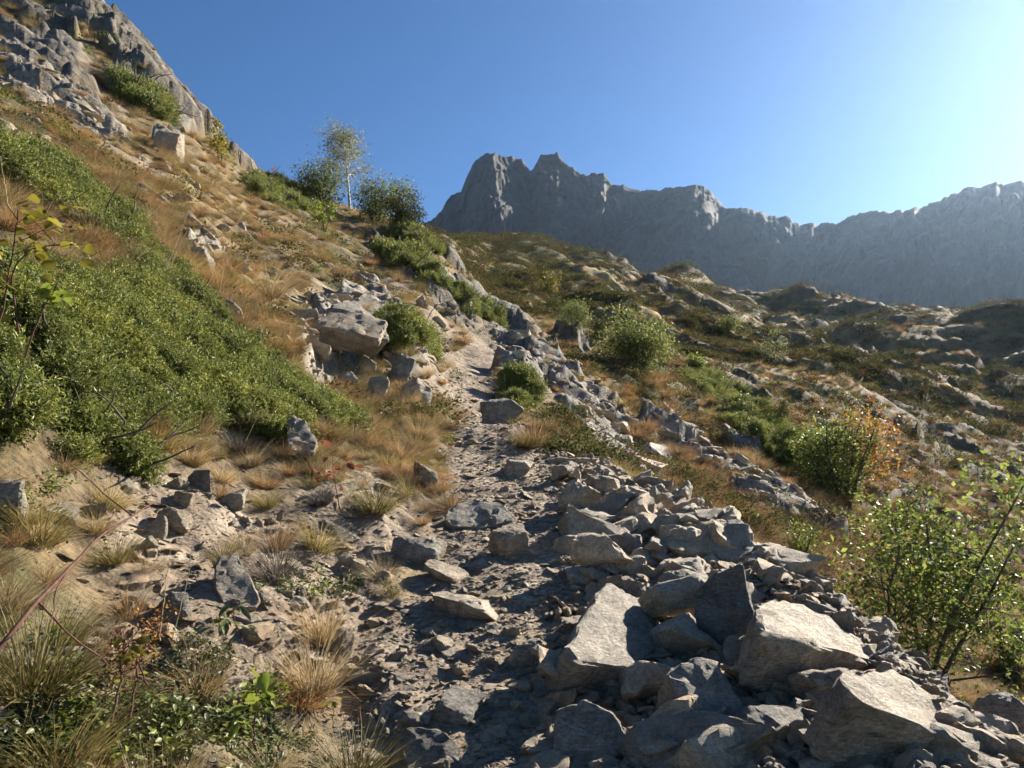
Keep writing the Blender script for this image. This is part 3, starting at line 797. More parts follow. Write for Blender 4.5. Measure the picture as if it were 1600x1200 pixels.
bb(1052,846,74,44,'pale square stone sitting on top of the rubble edge', 16, .8, 10, 0, 0)
bb(946,757,58,38,'grey angular stone at the head of the rubble edge', 17, .8, 0, 0, 10)
bb(1068,908,90,48,'flat rounded slab leaning behind the upright slab', 18, .7, -10, 0, -8, 'round', d=3.95)
bb(1052,950,110,70,'dull grey slab leaning between the wedge boulder and the upright slab', 19, .5, -15, 15, -8, 'block', d=3.75)
bb(780,640,74,42,'orange-brown boulder casting a shadow where the path narrows', 20, .8, 10, 0, -6)
bb(807,730,54,26,'small tan boulder alone on the upper path', 21, .8, 10, 0, 8)
bs([(335,885),(345,866),(372,862),(392,905),(408,938),(400,950),(352,950),(336,920)], 3.42, (.28,-.62,.73), .16, 'pale upright slab set in the left bank of the path', 22)
bs([(448,655),(458,645),(478,655),(497,688),(492,708),(458,712),(448,690)], 6.6, (.25,-.72,.64), .3, 'white boulder at the lower edge of the juniper', 23)
bb(576,667,24,46,'thin grey rock spike standing beside the dry grass', 24, .8, 0, 0, 12)
bb(92,796,78,32,'flat whitish stone on the left bank', 25, .8, -10, 0, 10, 'round')
bb(12,772,96,64,'grey lichen-covered boulder at the left edge of the bank', 26, .8, -10, 0, 10)
bb(270,812,54,46,'brown cube-like stone in the crumbling left bank', 27, .9, 25, 0, 5, 'round')
bb(240,822,42,36,'small grey stone beside the brown cube-like stone', 28, .9, -15, 0, -10)
bb(287,778,36,26,'pale tan stone above the brown cube-like stone', 29, .8, 10, 0, 10)
bb(318,752,42,34,'tan stone below the juniper on the left bank', 30, .8, -20, 0, 0)
bb(362,782,44,30,'pale pointed stone on the dry earth of the left bank', 31, .8, 15, 0, -12)
bb(265,950,64,52,'white stone half hidden in the grass of the left bank', 32, .8, 15, 0, -12)
bb(665,742,42,44,'grey-blue boulder at the left edge of the upper path', 33, .8, 15, 0, 8)
bb(530,826,70,34,'grey slab in the bank below the drooping grass', 34, .7, -15, 0, 18)
bb(540,1005,34,70,'pinkish stone behind the large straw tussock', 35, .8, 15, 0, 4)
bs([(622,1155),(640,1135),(690,1138),(722,1165),(715,1215),(640,1215)], 2.42, (.05,-.62,.78), .2, 'grey split boulder at the bottom edge of the path', 36)
bb(708,1110,96,44,'pinkish flat boulder half in shade on the lower path', 37, .8, -8, 0, 4)
bb(815,1016,70,48,'brown boulder with a sunlit tip on the lower path', 38, .8, 25, 0, 8)
bb(728,946,120,38,'flat grey slab forming a step across the path', 39, .6, -6, 0, 4)
bb(650,612,52,44,'rounded greenish boulder with lichen above the path', 40, .8, 0, 0, 0, 'round')
bb(625,575,50,60,'pale slanting boulder below the rock overhang', 41, .7, 20, 0, 30)
bb(588,605,46,52,'grey block beside the greenish boulder', 42, .8, 0, 0, 5)
bb(262,222,52,40,'grey boulder on the high left slope below the cliff', 43, .8, 0, 0, 5)
bb(297,262,34,18,'pale flat stone on the high left slope', 44, .8, 0, 0, 20)
bb(355,482,56,36,'pale broken rock beside the upper edge of the juniper', 45, .7, 10, 0, 30)
bb(388,518,60,30,'long pale rock below the upper juniper edge', 46, .6, 10, 0, 30)
bb(302,396,66,40,'whitish rock slab in the straw grass above the juniper', 47, .7, 10, 0, 25)
bb(368,402,48,30,'slanting pale rock beside the whitish slab in the grass', 48, .6, 10, 0, 38)
bs([(515,474),(555,468),(605,512),(610,532),(575,522),(535,500)], 12.6, (.5,-.5,.7), .5, 'tilted grey slab on top of the rock overhang', 49, .9, dO + .1)
bs([(575,452),(602,482),(606,505),(585,502),(552,470)], 13.8, (.45,-.6,.65), .6, 'tilted grey block higher up behind the rock overhang', 50)
bs([(462,516),(490,510),(545,516),(594,532),(590,545),(550,552),(498,544),(468,530)], dO, (-.05,-.80,-.60), .75, 'dark rock overhang jutting out above a small hollow', 51, .95, dO - .45)
bs([(480,505),(520,494),(560,500),(585,520),(580,530),(540,518),(490,514)], dO, (.15,-.75,.2), .6, 'thin dark slab layered on top of the rock overhang', 56, .95, dO - .2)
bb(572,568,30,44,'tan stone propping up the edge of the rock overhang', 52, .7, 0, 0, 12, d=dO - .2)
bb(490,548,50,60,'shaded rock on the inner side of the hollow', 53, .7, 0, 0, 0, d=dO + .5)
bb(538,592,44,26,'small block lying under the rock overhang', 54, .7, 10, 0, 0)
bb(440,512,34,24,'pale stone to the side of the rock overhang', 55, .7, 10, 0, 10)

# ------------------------------------------------------------------ loose stones: the largest 280 singly
STONE_OBJS = []
HEROBOX = [(960,985,95,85),(1130,950,65,80),(1270,985,120,75),(1430,1125,130,100),(1100,1085,80,70),(920,1155,90,80),(1205,1135,110,60),(1290,1064,80,45)]
MARKS = {'pile': [(960,980,'wedge-shaped boulder'),(1130,950,'upright slab'),(1270,975,'flat-topped slab'),(1430,1110,'huge bright slab'),(1100,1080,'mossy dark block'),(920,1150,'shaded blue-grey block'),
                  (1052,846,'pale square stone'),(946,757,'stone at the head of the rubble'),(1200,1132,'oblong boulder'),(1560,1112,'dark pointed stone'),(905,1065,'shaded brown boulder'),(1250,870,'yellow-green shrub')],
         'path': [(750,803,'long low boulder'),(795,843,'brown upright stone'),(656,858,'tan flat-topped boulder'),(780,640,'orange-brown boulder'),(807,730,'small tan boulder'),(690,1170,'split boulder'),
                  (708,1110,'pinkish flat boulder'),(815,1016,'sunlit-tipped brown boulder'),(728,946,'step slab'),(492,1040,'large straw tussock'),(830,680,'round rusty tussock'),(665,742,'grey-blue boulder')],
         'bank': [(370,905,'pale upright slab'),(270,812,'cube-like stone'),(92,796,'flat whitish stone'),(470,680,'white boulder'),(428,850,'orange-brown tussock'),(265,950,'half-hidden white stone'),(492,1040,'large straw tussock'),(530,826,'slab in the bank')]}
def near_label(px, py, spx, zone, noun='angular stone', sizes=(16, 28, 45)):
    mid = 'mid-sized' if noun != 'angular stone' else 'fist-sized'
    m_ = min(MARKS[zone], key=lambda q: (q[0] - px) ** 2 + (q[1] - py) ** 2)
    dx, dy = px - m_[0], py - m_[1]; dist = math.hypot(dx, dy)
    side = ('to the right of' if dx > 0 else 'to the left of') if abs(dx) > abs(dy) * 1.3 else ('below' if dy > 0 else 'above') if abs(dy) > abs(dx) * 1.3 else ('below and right of' if dx > 0 else 'below and left of') if dy > 0 else ('above and right of' if dx > 0 else 'above and left of')
    near = 'just ' if dist < 45 else '' if dist < 90 else 'some way ' if dist < 150 else 'far '
    sz = 'small' if spx < sizes[0] else mid if spx < sizes[1] else 'medium' if spx < sizes[2] else 'big'
    return sz + ' ' + noun + ' ' + near + side + ' the ' + m_[2]
def loose(n, region, lab, grp, smin, smax, seed):
    r = np.random.default_rng(seed); k_ = 0; tries = 0
    while k_ < n and tries < n * 60:
        tries += 1
        px, py = r.uniform(region[0], region[2]), r.uniform(region[1], region[3])
        g = at(px, py)
        if g.y > region[4]: continue
        pm, pl, bk = float(samp(path, g.x, g.y)), float(samp(pile, g.x, g.y)), float(samp(dirt, g.x, g.y))
        if {'path': pm, 'pile': pl, 'bank': bk * (1 - pm) * (1 - pl)}[region[5]] < r.uniform(.2, .7): continue
        s_ = smin * (smax / smin) ** (r.uniform(0, 1) ** (1.0 if region[5] == 'pile' else 1.7)) * (1.0 if g.y < 6 else .85)
        if s_ > .17 and any(abs(px - a_) < b_ and abs(py - c_) < d_ for a_, c_, b_, d_ in HEROBOX): continue
        o = link_mesh('stone', STONES[r.integers(0, len(STONES))])
        o.scale = (s_, s_ * r.uniform(.8, 1.2), s_ * r.uniform(.8, 1.3))
        o.rotation_euler = (r.normal(0, .35), r.normal(0, .35), r.uniform(0, 6.28))
        o.location = (g.x, g.y, g.z + s_ * r.uniform(-.05, {'pile': .32, 'path': .1, 'bank': .16}[region[5]]))
        tag(o, near_label(px, py, s_ * F / g.y, region[5]), 'stone', grp); STONE_OBJS.append(o); k_ += 1
loose(150, (880, 735, 1600, 1200, 8.5, 'pile'), 'loose angular stone in the rubble along the outer edge of the path', 'rubble stones on the outer edge of the path', .15, .5, 1)
loose(60, (560, 650, 960, 1200, 13, 'path'), 'loose angular stone lying on the trodden path', 'stones on the path', .05, .17, 2)
loose(88, (0, 720, 620, 1050, 7, 'bank'), 'small stone in the bare earth of the left bank', 'stones in the left bank', .07, .22, 3)

def rand_ground(n, test, dlo, dhi, seed, ulo=-.85, uhi=.85):
    """random points on the ground, even over the view, kept with probability test(x, y)"""
    r = np.random.default_rng(seed)
    u_ = r.uniform(ulo, uhi, n); d_ = np.exp(r.uniform(math.log(dlo), math.log(dhi), n))
    x = u_ * d_; y = d_
    keep = r.uniform(0, 1, n) < np.clip(test(x, y), 0, 1)
    x = x[keep]; y = y[keep]
    return x, y, gz(x, y), r

def sc3(s): return np.repeat(np.asarray(s)[:, None], 3, 1)

x, y, z, r = rand_ground(170000, lambda x, y: samp(np.clip(.44 * path + .4 * pile + .3 * dirt, 0, 1), x, y) * (y < 16), 1.6, 16, 21, -.75, .75)
s_ = np.exp(r.normal(-3.95, .65, len(x))); s_ = np.clip(s_, .009, .11) * np.clip(y / 4, .7, 2.2) ** .5
n_ = len(x)
scatter('gravel', np.stack([x, y, z + s_ * -.02], 1), np.stack([r.normal(0, .3, n_), r.normal(0, .3, n_), r.uniform(0, 6.28, n_)], 1), sc3(s_) * np.array([1, 1, .6]), r.integers(0, 8, n_), STONE_OBJS[:8],
        'small grey and tan stone chips covering the path', 'gravel')
x, y, z, r = rand_ground(26000, lambda x, y: samp(pile, x, y), 1.6, 9, 22)
s_ = np.clip(np.exp(r.normal(-2.5, .45, len(x))), .04, .2); n_ = len(x)
scatter('rubble', np.stack([x, y, z + s_ * .1], 1)[:5000], np.stack([r.normal(0, .5, n_), r.normal(0, .5, n_), r.uniform(0, 6.28, n_)], 1)[:5000], sc3(s_)[:5000], r.integers(0, 8, n_)[:5000], STONE_OBJS[8:16],
        'jumbled grey rubble filling the gaps between the boulders', 'rubble')
x, y, z, r = rand_ground(30000, lambda x, y: (.05 + .5 * samp(rock, x, y) + .4 * (samp(fbm(X * .35, Y * .35, 3, 131), x, y) > .35)) * (samp(path, x, y) < .5) * np.where(x < -.12 * y, sstep(26, 18, y) * .9, sstep(30, 16, y)), 7, 50, 23)
s_ = np.clip(np.exp(r.normal(-1.9, .6, len(x))), .05, .8) * np.clip(y / 15, .6, 1.8); n_ = len(x)
scatter('scree', np.stack([x, y, z + s_ * .03], 1), np.stack([r.normal(.0, .4, n_), r.normal(.35, .35, n_), r.uniform(-.7, .7, n_)], 1), sc3(s_) * np.array([1.25, .9, .8]), r.integers(0, 8, n_), STONE_OBJS[16:24],
        'broken grey stones strewn over the hillside', 'scree')

def in_poly(poly, x, y):
    c = np.zeros(x.shape, bool); n = len(poly); j = n - 1
    for i in range(n):
        xi, yi = poly[i]; xj, yj = poly[j]
        c ^= ((yi > y) != (yj > y)) & (x < (xj - xi) * (y - yi) / (yj - yi + 1e-12) + xi); j = i
    return c

JUNI = [
    ([(-60,440),(30,450),(150,440),(230,400),(290,430),(340,500),(400,560),(480,610),(560,655),(565,690),(520,690),(480,660),(450,700),(400,690),(330,660),(250,680),(170,690),(60,720),(-60,730)],
        'wide dark green juniper mat covering the left bank above the path', 7500, .20, 1),
    ([(-40,225),(30,240),(90,275),(150,320),(210,350),(230,395),(190,400),(120,350),(60,320),(-40,300)], 'long juniper strip higher up at the left edge', 3000, .28, 2, 1.2),
    ([(130,690),(175,680),(180,760),(150,790),(120,770)], 'small juniper sprig hanging below the wide mat', 500, .22, 3),
    ([(600,500),(640,510),(680,550),(685,575),(650,572),(615,540)], 'juniper patch between the rock overhang and the upper path', 900, .35, 4, 1.7),
    ([(785,612),(830,612),(842,640),(800,645)], 'small round juniper beside the orange-brown boulder', 420, .4, 5, 1.5),
    ([(660,452),(700,450),(745,470),(780,490),(790,510),(740,500)], 'juniper patch on the rocky rib above the path', 700, .4, 6, 2.2),
    ([(590,405),(640,402),(672,420),(680,436),(620,432)], 'dark juniper patch high on the grassy slope', 600, .5, 7, 3),
    ([(380,285),(430,280),(480,310),(520,340),(470,335),(400,310)], 'juniper patch just below the skyline left of the birch', 900, .55, 8, 3.4),
    ([(600,372),(650,372),(690,395),(670,402)], 'juniper patch near the skyline right of the birch', 500, .5, 9, 3.4),
    ([(180,120),(230,150),(270,185),(250,190),(200,160)], 'green juniper strip between the cliff bands', 700, .5, 10, 3.4),
    ([(1060,590),(1110,585),(1170,620),(1200,650),(1120,630)], 'low juniper streak on the slope below the round shrub', 800, .4, 11, 2.6),
    ([(1120,640),(1190,660),(1290,740),(1340,790),(1280,765),(1180,700)], 'long juniper streak running down the slope below the path', 1200, .35, 12, 2.2),
]
junm = np.zeros_like(Z)
for a_ in JUNI:
    gp_ = [(g.x, g.y) for g in (at(*q) for q in a_[0])]
    junm = np.maximum(junm, in_poly(gp_, X, Y).astype(float))
# ------------------------------------------------------------------ tussocks of grass
def tussock_mesh(n, rad, L, lean, droop, wid, seed, mat, bias=(0, 0), seg=3):
    V, Q = blades_np(n, rad, L, lean, droop, wid, seed, seg, .4, bias)
    return mesh_np('blades', V, Q, M[mat])
TUS = {}
for mi, mname in enumerate(('straw', 'rust', 'olive', 'grey')):
    TUS[mname] = [tussock_mesh(420, .09, .36, .75, .9, .0048, 200 + mi * 10 + k_, mname, (.35 * (k_ - 1), -.2)) for k_ in range(3)]

TUFTS = []
def tussock(px, py, wpx, mat, label, group=None, k_=0, tall=1.0, seed=0, d=None, tiltx=0.0):
    g = at(px, py) if d is None else P(px, py, d)
    s_ = wpx * g.y / F / .52
    o = empty('grass_tussock', (g.x, g.y, g.z - .01), label, 'grass', group)
    o.rotation_euler = (tiltx, .18, seed * 1.7); o.scale = (s_, s_, s_ * tall)
    b_ = link_mesh('blades', TUS[mat][k_ % 3], o); TUFTS.append((mat, b_)); return o
HERO = [
 (40,1090,260,'olive','big drooping olive and straw tussock filling the lower left edge',1.0),
 (492,1085,150,'straw','large straw tussock hanging beside the lower path',1.15),
 (428,862,110,'rust','orange-brown tussock with a dark skirt on the left bank',.8),
 (430,905,110,'grey','dead dark grass hanging under the orange-brown tussock',.9),
 (372,705,70,'grey','grey dead tussock at the lower juniper edge',.9),
 (372,670,60,'rust','small rusty tuft above the grey dead tussock',.7),
 (490,745,80,'straw','pale orange tussock below the white boulder',1.0),
 (585,800,110,'olive','long drooping grass clump beside the upper path',.9),
 (630,725,100,'rust','bright rusty tussock left of the upper path',.8),
 (520,700,60,'straw','straw tuft beside the white boulder',1.0),
 (832,695,80,'rust','round rusty tussock at the right edge of the path',.9),
 (818,700,66,'olive','green-brown tuft growing against the round rusty tussock',.8),
 (150,835,90,'straw','straw tuft above the flat whitish stone',.8),
 (180,880,120,'olive','olive grass clump on the left bank',.7),
 (710,655,60,'rust','rusty grass by the narrowing path',.7),
 (540,600,60,'straw','straw tussock under the rock overhang',.9),
 (460,560,60,'rust','rusty tussock beside the hollow',.9),
 (640,640,60,'straw','tan tuft in front of the greenish boulder',.9),
 (300,1080,150,'straw','loose straw grass in front of the lower left shrubs',.8),
 (720,540,40,'rust','round orange tussock among the rocks above the path',.9),
 (500,790,70,'grey','dead grey grass behind the slab in the bank',.9),
 (420,470,110,'straw','broad patch of golden grass above the juniper',.8),
 (240,1180,150,'olive','olive grass at the very bottom left',.7),
 (10,960,150,'straw','straw-coloured tussock touching the left edge above the olive one',.9),
 (95,1010,150,'olive','dense olive tussock under the bare twig',.8),
 (20,850,80,'rust','rusty tuft below the grey lichen-covered boulder',.8),
 (100,740,70,'straw','straw tuft just under the juniper at the left',.8),
 (230,900,70,'straw','small straw tuft beside the half-hidden white stone',.8),
 (500,1010,110,'straw','upright straw tuft above the large straw tussock',1.2),
]
for i_, (px, py, wp, mat, lab, tall) in enumerate(HERO): tussock(px, py, wp, mat, lab, None, i_, tall, i_)
r = np.random.default_rng(77); k_ = 0
NOUN = {'rust': 'rusty grass tuft', 'straw': 'straw grass tuft', 'olive': 'olive grass tuft'}
MARKS['right'] = [(995,550,'large round shrub'),(895,510,'green slope shrub'),(1205,550,'lone pale green bush'),(1320,720,'orange-tinged bush'),(1450,880,'alder'),(1215,650,'grey-green bush'),(1252,860,'yellow-green shrub'),(950,750,'head of the rubble'),(830,670,'round rusty tussock'),(860,450,'yellowish bush'),(1545,890,'gully shrub'),(1088,570,'bright low bush')]
MARKS['left'] = [(530,530,'rock overhang'),(545,300,'birch'),(497,300,'tree beside the birch'),(345,220,'yellow-green sapling'),(262,222,'grey boulder below the cliff'),(302,396,'whitish rock slab'),(360,482,'pale broken rock'),(470,680,'white boulder'),(650,612,'greenish boulder'),(428,850,'orange-brown tussock'),
                 (640,420,'high juniper patch'),(640,540,'juniper patch by the overhang'),(370,905,'pale upright slab'),(92,796,'flat whitish stone'),(120,320,'long juniper strip'),(720,480,'juniper on the rib'),(585,790,'drooping grass clump'),(450,310,'skyline juniper patch'),(620,350,'dark bush on the skyline')]
while k_ < 240:
    px, py = r.uniform(0, 1600), r.uniform(250, 1190)
    g = at(px, py)
    if g.y > 28 or samp(path, g.x, g.y) > .3 or samp(pile, g.x, g.y) > .25 or samp(rock, g.x, g.y) > .75 or samp(junm, g.x, g.y) > .3: continue
    if g.y < 4.6 or (g.y < 7 and samp(dirt, g.x, g.y) > .4): continue
    right = px > 850 and g.y > 9
    mat = r.choice(['rust', 'rust', 'straw', 'olive'] if right else ['straw', 'rust', 'straw', 'olive'])
    wd = r.uniform(.22, .5) * (1.0 if g.y > 8 else .75)
    tussock(px, py, wd * F / g.y, mat, near_label(px, py, wd * F / g.y, 'right' if right else 'left', NOUN[mat], (20, 40, 70)),
            'bunchgrass on the slope below the path' if right else 'bunchgrass on the slope above the path', k_, r.uniform(.7, 1.1), k_)
    k_ += 1
def tuft_protos(mats):
    out = []
    for m_ in mats: out += [b_ for a_, b_ in TUFTS if a_ == m_][:3]
    return out
veg_ok = (1 - np.clip(path * 1.2 + pile * 1.2, 0, 1)) * (1 - .88 * rock) * (1 - .82 * junm)
def gscatter(name, n, test, dlo, dhi, seed, protos, label, cat, smed, ssig, zoff=0, grow_d=0, flat=1.0, ulo=-.85, uhi=.85):
    x, y, z, r = rand_ground(n, test, dlo, dhi, seed, ulo, uhi)
    s_ = smed * np.exp(np.clip(r.normal(0, ssig, len(x)), -1.6 * ssig, 1.2 * ssig)) * (1 + grow_d * y); m_ = len(x)
    return scatter(name, np.stack([x, y, z + zoff], 1), np.stack([r.normal(0, .18, m_), r.normal(.12, .18, m_), r.uniform(0, 6.28, m_)], 1), sc3(s_) * np.array([1, 1, flat]), r.integers(0, len(protos), m_), protos, label, cat)
pr = tuft_protos(['straw', 'rust', 'olive'])
patchy = fbm(X * .5, Y * .5, 3, 140)
gmask = veg_ok * (1 - .85 * dirt) * (.035 + .965 * sstep(3.5, 9, Y)) * np.clip(.75 + .9 * patchy - .25 * green, .1, 1)
gscatter('dry_grass', 27000, lambda x, y: samp(gmask, x, y) * (x < .1 * y + 1), 1.4, 70, 31, pr, 'dry tan grass covering the hillside above the path', 'grass', .52, .35, -.01, .018, .8)
gscatter('dry_grass', 20000, lambda x, y: samp(gmask, x, y) * (x >= .1 * y + 1) * .8, 7, 90, 32, tuft_protos(['rust', 'olive', 'straw']), 'rusty grass scattered over the slope below the path', 'grass', .55, .4, -.01, .018, .75)
gscatter('rusty_grass', 5000, lambda x, y: samp(veg_ok * (1 - .3 * rock), x, y) * (x >= .1 * y + 1) * .55, 9, 34, 34, tuft_protos(['rust']), 'round rusty tufts dotted over the rocky slope below the path', 'grass', 1.0, .3, -.01, .01, .7)
gscatter('straw_grass', 9000, lambda x, y: samp(straw, x, y) * .9, 20, 230, 33, tuft_protos(['straw']), 'pale straw meadow strips on the far slope', 'grass', .7, .3, 0, .012, .8)

# ------------------------------------------------------------------ juniper and heath
def juniper_clump(seed, nb=46, rad=.085):
    r = np.random.default_rng(seed); cen = []; dirs = []
    for b_ in range(nb):
        a_ = r.uniform(0, 6.28); e_ = r.uniform(.15, 1.2); d_ = np.array([math.cos(a_) * math.cos(e_), math.sin(a_) * math.cos(e_), math.sin(e_)])
        L = rad * r.uniform(.7, 1.25); b0 = r.normal(0, rad * .25, 3) * np.array([1, 1, .3])
        for s_ in np.linspace(.3, 1, 6):
            q = b0 + d_ * L * s_
            for w_ in range(3):
                n_ = d_ * .7 + r.normal(0, .6, 3); cen.append(q); dirs.append(n_)
    return leaves_np(np.array(cen), .017, seed, .32, .2, np.array(dirs))
JUN = [mesh_np('sprig', *juniper_clump(300 + k_), M['juniper']) for k_ in range(4)]
def heath_clump(seed, n=170, rad=.12, ls=.02):
    r = np.random.default_rng(seed); v = r.normal(0, 1, (n, 3)); v /= np.linalg.norm(v, axis=1, keepdims=True); v[:, 2] = np.abs(v[:, 2]) * .75
    cen = v * rad * r.uniform(.45, 1.05, (n, 1)); return leaves_np(cen, ls, seed, .6, .4, v)
def juniper(poly, label, n, hgt, seed, scl=1.0, group=None):
    """a low spreading juniper: a patch of ground drawn in the photo, its foliage heaped on it"""
    r = np.random.default_rng(seed)
    xs_ = [p_[0] for p_ in poly]; ys_ = [p_[1] for p_ in poly]
    gs = [at(p_[0], p_[1]) for p_ in poly]
    gp = [(g.x, g.y) for g in gs]
    cx = sum(g.x for g in gs) / len(gs); cy = sum(g.y for g in gs) / len(gs)
    root = empty('juniper_shrub', (cx, cy, float(gz(cx, cy))), label, 'shrub', group)
    bx0, bx1 = min(g.x for g in gs), max(g.x for g in gs); by0, by1 = min(g.y for g in gs), max(g.y for g in gs)
    x = r.uniform(bx0, bx1, n * 6); y = r.uniform(by0, by1, n * 6)
    jx = x + .12 * scl * vn(x * 3 / scl, y * 3 / scl, 3); jy = y + .12 * scl * vn(x * 3 / scl, y * 3 / scl, 4)
    k_ = in_poly(gp, jx, jy) & (vn(x * 3.1 / scl, y * 3.1 / scl, 12) + .6 * vn(x * 8 / scl, y * 8 / scl, 13) > -.45); x = x[k_]; y = y[k_]
    # thin out with distance so that the cover stays even over the view
    keep = r.uniform(0, 1, len(x)) < np.clip((by0 / y) ** 1.2, .05, 1); x = x[keep][:n]; y = y[keep][:n]
    hz_ = hgt * (.42 + .6 * vn(x * 2.1 / scl, y * 2.1 / scl, 8) + .5 * vn(x * 5.5 / scl, y * 5.5 / scl, 9))
    z = gz(x, y) + np.clip(hz_, .02, 9) * r.uniform(.35, 1.0, len(x)) ** .4
    pos = np.stack([x - cx, y - cy, z - root.location.z], 1); m_ = len(x)
    s_ = scl * np.exp(r.normal(0, .25, m_))
    # gnarled stems running through it
    paths = []
    for q in range(14):
        i = r.integers(0, m_); st = np.array([pos[i][0], pos[i][1], gz(x[i], y[i]) - root.location.z])
        paths.append(grow(st, (r.normal(), r.normal(), .5), .5 * scl, .012 * scl, .003 * scl, 6, r, .25))
    link_mesh('stems', mesh_np('stems', *tube_np(paths, 5), M['bark'], True), root)
    first = []
    for q in range(4):
        o = link_mesh('sprig', JUN[q], root); i = r.integers(0, m_); o.location = pos[i]; o.scale = (s_[i],) * 3; first.append(o)
    scatter('foliage', pos, np.stack([r.normal(.0, .45, m_), r.normal(.25, .45, m_), r.uniform(0, 6.28, m_)], 1), sc3(s_), r.integers(0, 4, m_), first, '', '', root)
    return root
for a_ in JUNI: juniper(*a_)

hroot = []
HM = [mesh_np('leaves', *heath_clump(400 + k_), M['heath']) for k_ in range(2)] + [mesh_np('leaves', *heath_clump(410 + k_), M['heathg']) for k_ in range(2)]
r = np.random.default_rng(5)
hp = []
for k_, (px, py, wp, lab) in enumerate([(1010,640,30,'dark reddish heath cushion on the slope below the round shrub'),(1180,720,30,'brown heath cushion on the slabs below the path'),(760,520,24,'small green heath cushion on the rocky rib'),(690,470,26,'olive heath cushion on the slope above the narrow path')]):
    g = at(px, py); o = empty('heath_cushion', g, lab, 'plant'); o.scale = (wp * g.y / F / .24,) * 3; lv = link_mesh('leaves', HM[k_], o); lv['kind'] = 'stuff'; hp.append(lv)
gscatter('heath', 17000, lambda x, y: samp(veg_ok * np.clip(.25 + .8 * green - .5 * straw, 0, 1), x, y) * (.12 + .88 * (x > .05 * y)) * (x > -30), 9, 70, 41, hp, 'dark green and brown heath on the near slopes', 'heath', 1.6, .4, 0, .03, .8)
gscatter('heath', 62000, lambda x, y: samp(np.clip(.35 + .5 * green + .3 * n1 - .9 * straw, 0, 1) * (1 - .35 * rock), x, y) * (x > -.12 * y), 45, 260, 42, hp, 'dark heath covering the far knolls', 'heath', 2.2, .45, 0, .019, .7)

# ------------------------------------------------------------------ trees and shrubs
def shrub(name, px, py, wpx, hpx, label, leaf, seed, cat='shrub', **kw):
    g = at(px, py)
    if g.y > 75:                     # the sight line slips past a crest: take the crest itself
        for q in range(1, 12):
            g2 = at(px, py + q * 5)
            if g2.y < 75: g = g2; break
    s_ = g.y / F
    h_ = hpx * s_ * (1.25 if kw.get('stems', 5) > 1 else 1.0); wd = wpx * s_ * 1.25
    kw.setdefault('leaf_size', max(.035, 2.6 * s_)); kw.setdefault('n_leaf', 1800); kw.setdefault('trunk_r', .012 * h_ + .008)
    return woody(name, (g.x, g.y, g.z), h_, wd, label, cat, leaf, seed=seed, **kw)
shrub('birch_tree', 545, 326, 100, 138, 'slender white-barked birch with thin grey-green leaves on the skyline', 'birch', 1, 'tree', bark='birchbark', stems=1, branches=34, crown_from=.32, n_leaf=4800, trunk_r=.11, tuft=.11, droop=.12, leaf_size=.12, sides=7)
shrub('shrub', 497, 326, 80, 72, 'green bushy tree on the skyline left of the birch', 'green', 2, stems=7, n_leaf=5000, leaf_size=.14, spread=.8, tuft=.17, branches=9)
shrub('shrub', 590, 350, 90, 72, 'olive bush on the skyline right of the birch', 'green', 3, stems=8, n_leaf=5000, leaf_size=.14, spread=.8, tuft=.17, branches=9)
shrub('shrub', 630, 364, 60, 58, 'dark rounded bush at the lower end of the skyline trees', 'heathg', 4, stems=8, n_leaf=4200, leaf_size=.13, spread=.8, tuft=.17, branches=9)
shrub('sapling', 345, 258, 44, 72, 'slim yellow-green sapling on the skyline below the cliff', 'yellow', 5, 'tree', stems=2, n_leaf=650, leaf_size=.12, spread=.3)
shrub('shrub', 430, 283, 14, 20, 'tiny reddish twiggy bush on the skyline', 'orange', 6, stems=3, n_leaf=110, leaf_size=.08)
shrub('shrub', 508, 362, 34, 44, 'small yellow-green bush below the skyline trees', 'lime', 7, stems=4, n_leaf=700, leaf_size=.1)
shrub('shrub', 995, 590, 122, 84, 'large round green shrub on the slope beyond the path', 'green', 8, stems=12, n_leaf=10000, leaf_size=.10, spread=.9, tuft=.16)
shrub('shrub', 895, 535, 74, 50, 'green shrub on the slope left of the large round shrub', 'green', 9, stems=7, n_leaf=2500, spread=.9)
shrub('shrub', 938, 540, 46, 44, 'small green shrub touching the large round shrub', 'heathg', 10, stems=6, n_leaf=1500, spread=.8)
shrub('shrub', 860, 466, 42, 36, 'yellowish bush below the dark knoll', 'yellow', 11, stems=6, n_leaf=1200, spread=.9)
shrub('shrub', 1205, 568, 54, 44, 'pale green bush standing alone on the far slope', 'birch', 12, stems=6, n_leaf=1400, spread=.8)
shrub('shrub', 1140, 525, 52, 28, 'low green bush high on the far slope', 'green', 13, stems=6, n_leaf=1200, spread=.9)
shrub('shrub', 1215, 668, 56, 44, 'grey-green bush above the orange-tinged bush', 'heathg', 14, stems=6, n_leaf=1600, spread=.8)
shrub('shrub', 1088, 578, 46, 22, 'bright yellow-green low bush beside the large round shrub', 'lime', 15, stems=8, n_leaf=1200, spread=1.0)
shrub('shrub', 1322, 790, 150, 140, 'leafy green bush with orange leaves on one side', 'alder', 16, stems=12, n_leaf=9000, leaf_size=.085, spread=.7, second=('orange', 1.0, .22), tuft=.13)
shrub('shrub', 1252, 885, 66, 62, 'bright yellow-green shrub just behind the rubble edge', 'lime', 17, stems=6, n_leaf=1300, spread=.8)
shrub('shrub', 1172, 830, 36, 28, 'tiny bright green shrub behind the rubble edge', 'lime', 18, stems=5, n_leaf=420, spread=.9)
shrub('shrub', 1545, 905, 60, 44, 'low green shrub in the gully at the right edge', 'lime', 19, stems=6, n_leaf=900, spread=.9)
shrub('shrub', 1585, 1075, 90, 110, 'bright green leafy shrub at the right edge beside the alder', 'alder', 24, stems=5, n_leaf=1100, leaf_size=.06, spread=.7)
